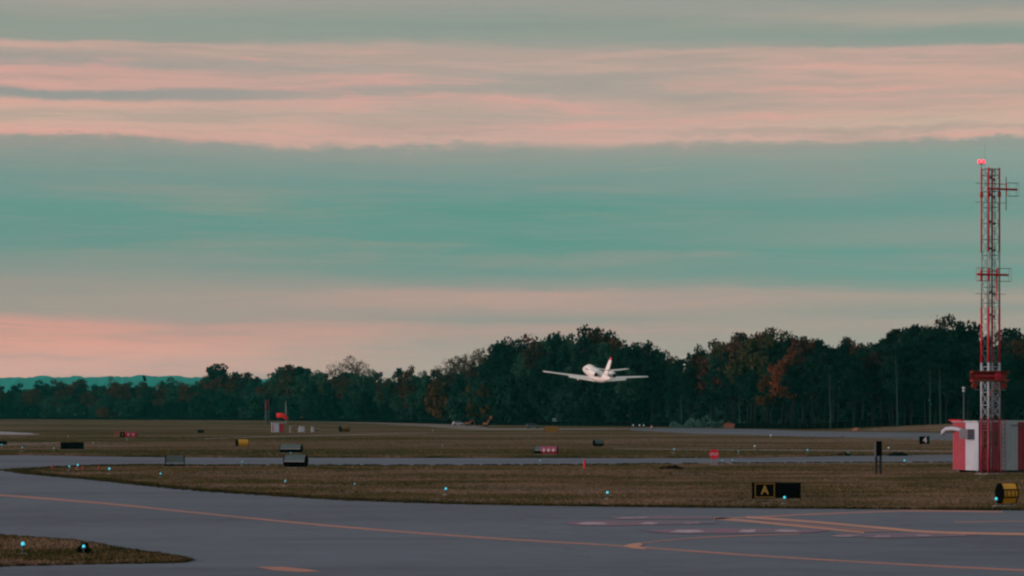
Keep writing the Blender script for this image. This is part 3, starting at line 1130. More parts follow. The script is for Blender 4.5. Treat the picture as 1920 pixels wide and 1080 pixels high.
# coloured accents the photograph shows
for kind, mat, px, y, back, lab in [
    ('broad', 'rust', 112, 735, 9, 'brownish orange tree low in the wood left of the red thin tree'),
    ('broad', 'rust', 232, 722, 12, 'rust tree beside the pointed tree below the teal hill'),
    ('bush', 'orange', 196, 762, 2, 'small orange shrub at the foot of the far left wood'),
    ('broad', 'rust', 350, 722, 12, 'rust tree left of the highest tree on the teal hill\'s right end'),
    ('broad', 'rust', 446, 706, 14, 'wide rust coloured tree right of the teal hill'),
    ('broad', 'brown', 657, 712, 8, 'brown tree below the bare branching tree'),
    ('broad', 'rust', 727, 712, 16, 'reddish tree in the dip of the wood\'s skyline'),
    ('broad', 'rust', 770, 722, 6, 'rust tree left of the small orange tree above the white cars'),
    ('bush', 'orange', 828, 718, 5, 'small orange tree above and left of the white cars'),
    ('bush', 'orange', 908, 722, 4, 'bright orange shrub above the diggers left of the flying jet'),
    ('broad', 'maroon', 1010, 650, 15, 'dark maroon tree left of and above the flying jet'),
    ('broad', 'orange', 1474, 672, 5, 'bright orange tree in the middle of the right wood'),
    ('tall', 'orange', 1436, 706, 1, 'narrow orange tree hanging low in front of the right wood'),
    ('broad', 'olive', 1408, 640, 14, 'olive gold tree at the crest of the right wood'),
    ('broad', 'rust', 1505, 640, 16, 'large rust tree at the right shoulder of the middle crest'),
    ('broad', 'brown', 1908, 640, 14, 'brown tree beside the lattice tower at the right edge'),
]:
    tree(kind, mat, px, y, back, lab)

# every tree is told by its place along the wood
rows = {}
for q in TREES:
    if q[5]:
        tag(q[0], q[5], 'tree')
        continue
    zn = [i for i, (lim, z) in enumerate(ZONES) if q[3] < lim][0]
    row = 'at the foot' if q[4] < 11 else ('in mid depth' if q[4] < 21.5 else 'on the skyline')
    rows.setdefault((zn, row), []).append(q)
for (zn, row), qs in rows.items():
    qs.sort(key=lambda q: q[3])
    for i, (o, kind, mat, px, back, lb) in enumerate(qs):
        n_ = ORD[i] + ' from left' if i else 'leftmost'
        tag(o, f"{ADJ[mat]} {NOUN[kind]}, {n_} {row} {ZONES[zn][1]}", 'tree', f"trees {row} of the wood {ZONES[zn][1]}")

# tall pale trunks of the right wood
for px, ytop, lab in [(1279, 706, 'slim pale trunk right of the flying jet'), (1388, 740, 'short leaning pale trunk above the red skip'), (1558, 690, 'straight pale trunk in the middle of the dark right wood'),
                      (1683, 655, 'tallest pale trunk leaning slightly left of the black post'), (1745, 680, 'pale trunk second left of the lattice tower'), (1764, 690, 'thin pale trunk nearest the lattice tower')]:
    Y = interp(EDGE_Y, px) + 1.5
    b0 = G(px, 770 + 4 * F / Y)
    hh = at(px, ytop, Y).z
    r = random.Random(px)
    root = empty('pale_trunk_tree', (b0.x, Y, 0), 0, lab, 'tree')
    lean = r.uniform(-.06, -.02) * hh
    pts = [Vector((lean * (k / 6) ** 1.3 + r.uniform(-.08, .08), 0, -.3 + (hh + .3) * k / 6)) for k in range(7)]
    MB().tube(pts, [.24 - .025 * k for k in range(7)], 7).build('trunk', M['bark_pale'], root, True)
    mm = MB()
    for k in (4, 5, 6):
        for sgn in (-1, 1):
            mm.tube([pts[k], pts[k] + Vector((sgn * r.uniform(.8, 1.6), r.uniform(-.5, .5), r.uniform(1, 2)))], [.07, .02], 4)
    mm.build('limb', M['bark_pale'], root, True)
    me = VAR['tall'][px % 4][0]
    cr = bpy.data.objects.new('crown', me)
    C.objects.link(cr); cr.parent = root
    cr.scale = (.75, .75, .5); cr.location = (lean, .6, hh - 6)
    cr.material_slots[0].link = 'OBJECT'; cr.material_slots[0].material = M['green']


def build_undergrowth():
    r = np.random.default_rng(77)
    n = 46000
    px = r.uniform(-60, 1990, n)
    Yf = np.array([interp(EDGE_Y, p) for p in px])
    crest = np.array([interp(CREST, p) for p in px])
    back = r.uniform(20, 60, n)
    Y = Yf + back
    hmax = CAMZ + (770 - crest) / F * Y
    z = r.random(n) ** .8 * hmax * .76
    X = (px - 960) / F * Y
    cen = np.column_stack([X, Y, z])
    a = r.normal(size=(n, 3)); a /= np.linalg.norm(a, axis=1)[:, None]
    b_ = np.cross(a, r.normal(size=(n, 3))); b_ /= np.linalg.norm(b_, axis=1)[:, None]
    s = r.uniform(.5, 1.25, n)
    a *= s[:, None]; b_ *= s[:, None] * .8
    V = np.empty((n * 4, 3))
    V[0::4] = cen - a; V[1::4] = cen - b_; V[2::4] = cen + a; V[3::4] = cen + b_
    me = bpy.data.meshes.new('forest_undergrowth')
    me.vertices.add(n * 4); me.vertices.foreach_set('co', V.ravel())
    me.loops.add(n * 4); me.loops.foreach_set('vertex_index', np.arange(n * 4, dtype=np.int32))
    me.polygons.add(n); me.polygons.foreach_set('loop_start', np.arange(0, n * 4, 4, dtype=np.int32))
    me.polygons.foreach_set('loop_total', np.full(n, 4, dtype=np.int32))
    me.materials.append(M['green']); me.update(calc_edges=True)
    o = bpy.data.objects.new('forest_undergrowth', me)
    C.objects.link(o)
    tag(o, 'dark undergrowth filling the wood between and behind the trunks', 'undergrowth', kind='stuff')


build_undergrowth()


# ------------------------------------------------------------------ silt fence
def build_fence():
    root = empty('silt_fence', (0, 0, 0), 0, 'long low black silt fence along the foot of the wood', 'fence')
    xs = [-40, 0]
    px = 0
    pts = []
    px = -40
    r = random.Random(9)
    while px < 1850:
        Y = interp(EDGE_Y, px) - 2.0
        z = 0.0
        if px > 1500:
            t = min(1, (px - 1500) / 320)
            z = 1.5 * t ** 1.2
            Y = interp(EDGE_Y, px) + 8 * t + 18 * t
        pts.append((((px - 960) / F) * Y, Y, z, px))
        px += 14
    pm = {}
    for i in range(len(pts) - 1):
        a, b_ = pts[i], pts[i + 1]
        h0 = 1.15 if a[3] < 1500 else 1.15 + .6 * min(1, (a[3] - 1500) / 200)
        sag = r.uniform(.0, .10)
        A, B = Vector(a[:3]), Vector(b_[:3])
        d = (B - A); nrm = Vector((-d.y, d.x, 0)).normalized() * .02
        mid = A.lerp(B, .5)
        zt = [h0, h0 - sag, h0]
        vs = []
        for off in (nrm, -nrm):
            for q, zz in zip((A, mid, B), zt):
                vs.append(q + off + Vector((0, 0, -.05)))
                vs.append(q + off + Vector((0, 0, zz)))
        fs = [(0, 2, 3, 1), (2, 4, 5, 3), (6, 7, 9, 8), (8, 9, 11, 10), (1, 3, 9, 7), (3, 5, 11, 9), (0, 1, 7, 6), (4, 10, 11, 5)]
        MB().add(vs, fs).build('fabric_panel', M['fabric'], root)
    st = MB().box((0, 0, .55), (.05, .05, 1.2)).mesh('stake', M['wood'])
    for a in pts:
        o = bpy.data.objects.new('stake', st)
        C.objects.link(o); o.parent = root; o.location = (a[0], a[1] - .05, a[2])


build_fence()


# ------------------------------------------------------------------ airfield signs
def profile(h, d, bow):
    """lens shaped side profile (depth, height)"""
    n = 6
    fr = [(-(d / 2) * (1 - bow * abs(2 * k / n - 1) ** 1.7), h * k / n) for k in range(n + 1)]
    bk = [(-p[0], p[1]) for p in fr][::-1]
    return fr + bk


def airfield_sign(px0, px1, ytop, ybase, yaw, segs, label, bow=.72, depth=.34, back=None, name='taxiway_sign', top_mat=None, gap=.10, end=None, hscale=1.0):
    """segs: list of (fraction, material key, marks) across the front face"""
    pc = (px0 + px1) / 2
    p = G(pc, ybase)
    s = p.y / F
    wproj = (px1 - px0) * s
    w = (wproj - abs(math.sin(yaw)) * depth) / max(.3, math.cos(yaw))
    h = (ybase - ytop) * s * hscale - gap
    root = empty(name, p, yaw, label, 'airfield sign')
    prof = profile(h, depth, bow)
    m_ = MB()
    for x0, x1 in ((-w / 2, -w / 2 + .04), (w / 2 - .04, w / 2)):
        big = [(q[0] * 1.10, (q[1] - h / 2) * 1.05 + h / 2) for q in prof]
        MB().prism(big, x0, x1, lambda q, t: (t, q[0], q[1] + gap)).build('end_plate', M['black'], root)
    x = -w / 2 + .04
    W = w - .08
    for fr, mk, marks in segs:
        x1 = x + W * fr
        if mk in ('signtop', 'redtop'):  # skylit upper half painted paler, downward-facing half painted darker
            hm = h * .44
            d0 = -depth / 2
            lo = [q for q in prof if q[1] < hm]
            nl = len(lo) // 2
            lo = lo[:nl] + [(d0 * .97, hm), (-d0 * .97, hm)] + lo[nl:]
            hi_ = [q for q in prof if q[1] > hm + .03]
            hi_ = [(d0, hm + .03)] + hi_ + [(-d0, hm + .03)]
            MB().prism(lo, x, x1, lambda q, t: (t, q[0], q[1] + gap)).build('lower_panel', M['black' if mk == 'signtop' else 'redface'], root)
            MB().prism(hi_, x, x1, lambda q, t: (t, q[0], q[1] + gap)).build('upper_panel', M['signtop' if mk == 'signtop' else 'pinktop'], root)
            MB().box(((x + x1) / 2, 0, gap + hm + .012), (x1 - x, depth * 1.02, .028)).build('trim_rail', M['pale'], root)
        else:
            MB().prism(prof, x, x1, lambda q, t: (t, q[0], q[1] + gap)).build('sign_panel', M[mk], root)
        if marks:
            marks(root, x, x1, h, depth, gap)
        x = x1
    for sx in (-w * .32, w * .32):
        MB().box((sx, 0, gap / 2), (.06, .06, gap + .02)).build('leg', M['darksteel'], root)
    MB().box((0, 0, .01), (w * .95, depth * 1.3, .03)).build('base_slab', M['concrete'], root)
    return root


def text(body, size, mat, parent, loc, sx=1.0, rot=(math.pi / 2, 0, 0), name='lettering', ext=.004):
    cu = bpy.data.curves.new(name, 'FONT')
    cu.body = body
    cu.size = size
    cu.align_x = 'CENTER'
    cu.align_y = 'CENTER'
    cu.extrude = ext
    cu.offset = size * .02
    cu.materials.append(M[mat])
    tmp = bpy.data.objects.new(name, cu)
    me = bpy.data.meshes.new_from_object(tmp)
    bpy.data.objects.remove(tmp)
    me.name = name
    o = bpy.data.objects.new(name, me)
    C.objects.link(o)
    o.parent = parent
    o.location = loc
    o.rotation_euler = rot
    o.scale = (sx, 1, 1)
    return o


def marks_A(root, x0, x1, h, d, gap):
    yf = -d / 2 - .012
    cx, cz = (x0 + x1) / 2, gap + h / 2
    w = (x1 - x0)
    t = .045
    fw, fh = w * .86, h * .86
    m_ = MB()
    m_.box((cx, yf, cz + fh / 2), (fw, .02, t))
    m_.box((cx, yf, cz - fh / 2), (fw, .02, t))
    m_.box((cx - fw / 2 + t / 2, yf, cz), (t, .02, fh - t))
    m_.box((cx + fw / 2 - t / 2, yf, cz), (t, .02, fh - t))
    m_.build('yellow_border', M['yellow_dim'], root)
    text('A', h * .80, 'letter_yellow', root, (cx, yf - .01, cz), .9)


def marks_strokes(n, mat, frac=.55):
    def fn(root, x0, x1, h, d, gap):
        r = random.Random(n)
        for k in range(n):
            cx = x0 + (x1 - x0) * (k + .7) / (n + .4)
            MB().box((cx, -d / 2 - .008, gap + h * .5), ((x1 - x0) * .11, .03, h * frac)).build('character_stroke', M[mat], root)
    return fn


def marks_yellow(root, x0, x1, h, d, gap):
    yf = -d / 2 - .006
    cx = (x0 + x1) / 2
    w = x1 - x0
    for cz in (.31, .70):
        MB().box((cx, yf + .03, gap + h * cz), (w, .08, .045)).build('black_rule', M['black'], root)
    for k in range(3):
        MB().box((x0 + w * (.2 + .3 * k), yf, gap + h * .5), (w * .055, .02, h * .26)).build('character_stroke', M['brown_box'], root)


# the nearest: black sign with a yellow A
airfield_sign(1410, 1501, 905, 938, R(-1), [(.5, 'black', marks_A), (.5, 'black', None)], 'black taxiway sign with a yellow letter A and a blank half', bow=.12, depth=.22)
# yellow sign at right edge, seen from its left end
airfield_sign(1867, 1909, 907, 949, R(24), [(1, 'yellow', marks_yellow)], 'thick yellow sign with black rules and black end near the right edge', bow=.62, depth=.60, gap=.13)
airfield_sign(531, 578, 853, 877, R(-16), [(1, 'signtop', None)], 'grey topped black sign at the edge of the second taxiway, lower of two', bow=.95, depth=.66, gap=.06)
airfield_sign(524, 568, 833, 850, R(-14), [(1, 'signtop', None)], 'grey topped black sign just above and behind the similar lower one', bow=.95, depth=.66, gap=.06)
airfield_sign(114, 157, 829, 844, R(0), [(1, 'black', None)], 'plain black sign back in the grass at the left', bow=.15, depth=.22)
airfield_sign(1001, 1047, 837, 852, R(-14), [(.28, 'signtop', None), (.72, 'redtop', marks_strokes(3, 'letter_white', .4))], 'red runway sign with white characters below the flying jet', bow=.85, depth=.55, gap=.06)
airfield_sign(1111, 1132, 824, 838, R(24), [(1, 'signtop', None)], 'small grey and black sign right of the red runway sign', bow=.95, depth=.66, gap=.05)
airfield_sign(441, 467, 824, 838, R(28), [(1, 'yellow', None)], 'small yellow sign with black end left of the two grey topped signs', bow=.5, depth=.85, gap=.05)
airfield_sign(635, 656, 799, 810, R(28), [(1, 'yellow_dim', None)], 'tiny far yellow sign with black end right of the windsock', bow=.5, depth=1.3, gap=.05)
airfield_sign(1021, 1047, 800, 812, R(0), [(1, 'yellow_dim', None)], 'far dull yellow sign left below the flying jet', bow=.2, depth=.4)
airfield_sign(371, 382, 806, 813, R(0), [(1, 'black', None)], 'tiny far black sign alone in the left field', bow=.2, depth=.3)
airfield_sign(-18, 13, 827, 835, R(0), [(1, 'black', None)], 'low black sign cut by the left edge of the photo', bow=.2, depth=.3)
airfield_sign(225, 257, 810, 821, R(5), [(.28, 'black', marks_strokes(1, 'letter_yellow', .5)), (.72, 'redface', marks_strokes(2, 'letter_white', .4))],
              'far red and black sign with white characters in the left field', bow=.4, depth=.4)
# tubular red barrier left of that sign
pb = G(222, 820)
rb = empty('red_frame_barrier', pb, 0, 'small red tubular frame beside the far red and black sign', 'barrier')
sb = pb.y / F
MB().tube([(-7 * sb, 0, 0), (-7 * sb, 0, 10 * sb), (7 * sb, 0, 10 * sb), (7 * sb, 0, 0)], .05).build('frame', M['red'], rb)
MB().tube([(-7 * sb, 0, 5.6 * sb), (7 * sb, 0, 5.6 * sb)], .05).build('rail', M['red'], rb)

# black runway sign with a white 4
s4 = airfield_sign(1724, 1742.5, 818, 834, R(0), [(1, 'black', None)], 'small black sign with a white number 4 left of the shelter', bow=.15, depth=.3, name='distance_sign')
s4h = (834 - 818) * G(1733, 834).y / F
text('4', s4h * .95, 'letter_white', s4, (.04, -.18, s4h * .54), 1.0)

# grey panel on two legs
p = G(328, 874)
s = p.y / F
pn = empty('panel_sign', p, R(2), 'grey blank panel on two short legs at the taxiway edge', 'airfield sign')
MB().box((0, 0, 13.5 * s), (34 * s, .05, 13 * s)).build('sign_panel', M['signtop'], pn, bevel=.01)
for sx in (-1, 1):
    MB().box((sx * 17.6 * s, 0, 10 * s), (.06, .09, 21 * s)).build('leg', M['black'], pn)
MB().box((0, 0, .05), (38 * s, .35, .14)).build('base_slab', M['black'], pn)


# stop sign
def stop_sign():
    p = G(1339, 872.5)
    s = p.y / F
    r_ = 9.2 * s / math.cos(math.pi / 8)
    root = empty('stop_sign', p, 0, 'red octagonal stop sign low beside the second taxiway', 'road sign')
    oc = [(r_ * math.cos(math.pi / 8 + k * math.pi / 4), r_ * math.sin(math.pi / 8 + k * math.pi / 4) + 21 * s) for k in range(8)]
    MB().prism(oc, -.01, .01, lambda q, t: (q[0], t, q[1])).build('sign_face', M['red'], root)
    text('STOP', 6.4 * s, 'letter_white', root, (0, -.02, 20.6 * s), 1.0)
    MB().box((0, .04, 10 * s), (.07, .05, 20 * s)).build('post', M['steel'], root)
    MB().box((0, 0, .16), (15 * s, .35, .32)).build('base_block', M['grey_unit'], root, bevel=.03)


stop_sign()


# post pair right of the A sign
def black_post():
    p = G(1647, 889)
    s = p.y / F
    root = empty('utility_post', p, 0, 'dark upright cabinet on two close posts in the grass', 'utility post')
    for sx in (-4, 4):
        MB().box((sx * s, 0, 30 * s), (4.2 * s, .13, 60 * s)).build('post', M['tyre'], root)
    MB().box((.6 * s, -.11, 48 * s), (11 * s, .14, 28 * s)).build('cabinet', M['black'], root, bevel=.01)
    MB().box((-6.0 * s, -.07, 47 * s), (1.8 * s, .1, 28 * s)).build('side_plate', M['grey_unit'], root)
    MB().box((0, -.07, 24 * s), (9 * s, .04, .06)).build('crossbar', M['black'], root)


black_post()

# red marker post
p = G(1096, 880)
mp_ = empty('marker_post', p, 0, 'thin red marker post at the edge of the second taxiway', 'marker post')
MB().lathe([(.10, 0), (.10, .02), (.085, .05), (.075, .6), (.06, .66), (.02, .68)], 10).build('post', M['red'], mp_, True)
MB().lathe([(.16, 0), (.16, .03), (.1, .05)], 10).build('base', M['tyre'], mp_)

# small red markers at the left tip
for px, py, lb in ((145, 879.5, 'small red cone below the blue light at the left grass tip'), (155, 881, 'small red cone right of the pair of left blue lights'),
                   (185, 880, 'small red cone left of the bright blue light at the grass tip'), (98, 878, 'faint red cone farthest left on the grass tip')):
    q = G(px, py)
    c_ = empty('traffic_cone', q, 0, lb, 'cone')
    MB().lathe([(.10, .03), (.085, .08), (.05, .2), (.02, .30), (.015, .31)], 10).build('cone_body', M['orange_red'], c_, True)
    MB().box((0, 0, .015), (.26, .26, .03)).build('base', M['orange_red'], c_)


# ------------------------------------------------------------------ taxiway lights
LENS = {k: MB().lathe([(.042, 0), (.050, .02), (.052, .065), (.038, .10), (.015, .115)], 12).mesh('lens', M[k], True) for k in ('blue_glow', 'blue_faint', 'white_glow')}
FIT = MB().lathe([(.085, 0), (.085, .035), (.06, .05)], 12).mesh('fitting', M['darksteel'], True)
STEM = MB().lathe([(.025, 0), (.025, .22)], 8).mesh('stem', M['darksteel'], True)
BASE = MB().lathe([(.15, 0), (.15, .03), (.05, .06)], 12).mesh('base_plate', M['concrete'], True)


def edge_light(px, ylens, label, k='blue_glow', sc_=1.0, group=None):
    # the lens centre stands 0.33 m above ground
    hl = .34 * sc_
    a, b_ = ray(px, ylens)
    Y = -(CAMZ - hl) / b_
    root = empty('taxiway_light', (a * Y, Y, .004), 0, label, 'taxiway light', group or 'lights along the taxiway edges')
    sc_ = sc_ * .85
    root.scale = (sc_, sc_, sc_)
    for nm, me, z in (('base_plate', BASE, 0), ('stem', STEM, .03), ('fitting', FIT, .22), ('lens', LENS[k], .255)):
        o = bpy.data.objects.new(nm, me)
        C.objects.link(o); o.parent = root; o.location = (0, 0, z)


for a in [
    (43, 1014, 'largest blue light, on the grass island at bottom left', 'blue_glow', 1.15),
    (157, 1020, 'blue light above the yellowish weed on the grass island', 'blue_glow', .9),
    (205, 876, 'brightest blue light near the left tip of the grass strip', 'blue_glow', 1.3),
    (146, 869.5, 'upper blue light of the pair at the left grass tip', 'blue_glow', 1.2),
    (130, 872.5, 'lower left blue light of the pair at the left grass tip', 'blue_glow', 1.0),
    (301, 886, 'blue light in the grass below the grey blank panel', 'blue_glow', .9),
    (535, 899, 'dim blue light in the grass below the lower grey topped sign', 'blue_faint', 1.1),
    (665, 905, 'faint light in the grass midway along the near strip', 'blue_faint', .8),
    (836, 913, 'clear blue light in the near grass strip, left of centre', 'blue_glow', 1.15),
    (1139, 920, 'clear blue light in the near grass strip below the flying jet', 'blue_glow', 1.15),
    (1471, 929, 'blue light in front of the blank half of the A sign', 'blue_glow', 1.15),
    (1868, 931, 'blue light at the black end of the thick yellow sign', 'blue_glow', 1.25),
    (1514, 842, 'bright pale blue light in the field above the A sign', 'blue_glow', 1.2),
    (1415, 835, 'pale light in the field up and right of the stop sign', 'white_glow', 1.1),
    (1385, 845, 'faint light in the field just right of the stop sign', 'blue_faint', 1.0),
    (1666, 838, 'pale light in the field just right of the dark post', 'white_glow', 1.1),
    (1590, 846.5, 'faint light beside the left dark weed clump', 'blue_faint', 1.0),
    (1696, 861, 'blue light on the verge below the long dark weed clump', 'blue_glow', 1.25),
    (1373, 861, 'pale blue light by the taxiway right of the stop sign', 'blue_faint', 1.1),
    (1355, 861.5, 'faint light at the foot of the stop sign', 'blue_faint', 1.0),
    (1264, 840, 'dim light in the field left of the stop sign', 'blue_faint', 1.5),
    (545, 847.5, 'blue light in front of the upper grey topped sign', 'blue_faint', 1.1),
    (454, 864, 'pale blue light on the second taxiway edge below the yellow sign', 'blue_faint', 1.1),
    (1013, 862, 'faint blue light below the red runway sign', 'blue_faint', 1.1),
    (830, 834, 'faint light in the field left of the red runway sign', 'blue_faint', .9),
    (3, 832, 'blue light before the low sign at the left edge', 'blue_glow', 1.2),
    (42, 837.5, 'pale blue light left of the plain black sign', 'blue_faint', 1.3),
    (101, 838.5, 'dim blue light close left of the plain black sign', 'blue_faint', 1.2),
    (238, 822, 'tiny pale light below the far red and black sign', 'white_glow', .8),
    (174, 829.5, 'tiny pale light right above the plain black sign', 'white_glow', .7),
    (127, 817, 'tiny pale light above the plain black sign', 'white_glow', .7),
    (744, 811, 'tiny faint light in the field right of the far yellow sign', 'blue_faint', .9),
    (811, 806, 'tiny white light beside the far access road', 'white_glow', 1.0),
    (1445, 815, 'small white light on the edge of the far runway', 'white_glow', 1.4),
    (1797, 849, 'small pale light just left of the striped shelter', 'white_glow', 1.0),
    (1641, 803.5, 'tiny white light at the foot of the silt fence', 'white_glow', 1.1),
]:
    edge_light(*a)


# ------------------------------------------------------------------ equipment shelter
TH = R(23.5)


def build_shelter():
    p = G(1836, 887)
    s = p.y / F           # metres per pixel there
    root = empty('equipment_shelter', p, TH, 'red and white striped equipment shelter beneath the lattice tower', 'equipment shelter')
    W, D, H = 4.9, 3.0, 98 * s
    z0 = .16
    # local: near corner at the origin, front face along +x, left face along +y

    def ribbed(x0, x1, front, mat, nm='wall_panel'):
        n = max(2, int((x1 - x0) / .15))
        prof = []
        for k in range(n + 1):
            t = x0 + (x1 - x0) * k / n
            prof.append((t, -.045 if k % 2 else 0.0))
        vs = []
        for t, d in prof:
            for z in (z0, H - .1):
                vs.append((t, d, z) if front else (d, t, z))
        for t in (x1, x0):
            for z in (z0, H - .1):
                vs.append((t, .04, z) if front else (.04, t, z))
        m_ = MB()
        fs = [(2 * k, 2 * k + 2, 2 * k + 3, 2 * k + 1) for k in range(n)]
        b0 = 2 * (n + 1)
        fs.append((b0 - 2, b0, b0 + 1, b0 - 1))
        fs.append((b0, b0 + 2, b0 + 3, b0 + 1))
        fs.append((b0 + 2, 0, 1, b0 + 3))
        m_.add(vs, fs)
        m_.build(nm, M[mat], root)

    inv = 1 / (math.cos(TH))
    xs = [0, 38 * s * inv, 79 * s * inv, 4.1, W]
    for (a, b_), mt in zip(zip(xs[:-1], xs[1:]), ('shelter_red', 'white', 'shelter_red', 'white')):
        ribbed(a, b_, True, mt)
    inv2 = 1 / math.sin(TH)
    ys = [0, 18.5 * s * inv2, D]
    ribbed(0.005, ys[1], False, 'white')
    ribbed(ys[1], ys[2], False, 'shelter_red')
    MB().box((W / 2, D / 2 + .03, (H + z0) / 2 - .05), (W - .12, D - .14, H - z0 - .1)).build('inner_shell', M['pale'], root)
    # roof with overhang, red fascia at the left end
    MB().box((W / 2, D / 2 + .12, H - .05), (W + .16, D + .05, .10)).build('roof', M['pale'], root, bevel=.01)
    MB().box((-.08, D - .55, H + .02), (.30, 1.5, .09)).build('roof_fascia', M['red'], root)
    MB().box((W / 2 + 1.2, -.06, H - .30), (W - 2.4, .04, .05)).build('conduit', M['darksteel'], root)
    # skids under the floor
    for yy in (.4, D - .4):
        MB().box((W / 2, yy, .08), (W - .2, .25, .16)).build('skid', M['darksteel'], root)
    MB().box((-.035, -.035, (H + z0) / 2 - .05), (.05, .05, H - z0 - .1)).build('corner_trim', M['darksteel'], root)
    # air conditioner with a curved duct on the left face
    ac = MB()
    ac.box((-.30, .95, H - .85), (.55, .95, .62))
    aco = ac.build('air_conditioner', M['grey_unit'], root, bevel=.02)
    for k in range(5):
        MB().box((-.585, .95, H - 1.08 + k * .11), (.03, .8, .035)).build('louvre', M['darksteel'], aco)
    MB().tube([(-.30, 1.5, H - .62), (-.36, 1.95, H - .55), (-.50, 2.5, H - .50), (-.62, 2.95, H - .55), (-.68, 3.2, H - .72), (-.68, 3.25, H - .92)], .13, 10).build('duct', M['white'], root, True)
    # cabinets and conduits on the front
    MB().box((.42, -.16, H - 1.15), (.62, .26, .95)).build('cabinet', M['brown_box'], root, bevel=.015)
    MB().box((1.12, -.14, H - 1.1), (.42, .2, .85)).build('cabinet', M['brown_box'], root, bevel=.015)
    for k in range(3):
        MB().box((.42, -.12, H - .22 - k * .19), (.75, .05, .045)).build('bracket_bar', M['pale'], root)
    MB().tube([(.86, -.10, H - .1), (.86, -.10, H - 2.3)], .045, 8).build('conduit', M['steel'], root)
    # ladder up to the tower cable tray
    ld = bpy.data.objects.new('cable_ladder', None)
    C.objects.link(ld); ld.parent = root; ld.location = (1.62, -.32, 0)
    for sx in (-.14, .14):
        MB().tube([(sx, 0, -.05), (sx, 0, H + .12)], .022, 6).build('rail', M['redface'], ld)
    rm = MB().tube([(-.14, 0, 0), (.14, 0, 0)], .014, 6).mesh('rung', M['redface'])
    for k in range(11):
        o = bpy.data.objects.new('rung', rm)
        C.objects.link(o); o.parent = ld; o.location = (0, 0, .2 + k * .29)
    # mast behind
    q = at(1807, 787, p.y + 8)
    mr = empty('sensor_mast', (q.x, q.y, 0), 0, 'slim grey green mast with a white head behind the shelter', 'mast')
    zt = at(1807, 735, p.y + 8).z
    MB().tube([(0, 0, 0), (0, 0, zt)], [.06, .04], 8).build('pole', M['darksteel'], mr, True)
    MB().lathe([(.04, 0), (.10, .03), (.10, .10), (.05, .12), (.05, .2), (.11, .22), (.11, .30), (.03, .36)], 10, c=(0, 0, zt)).build('sensor_head', M['white'], mr, True)


build_shelter()


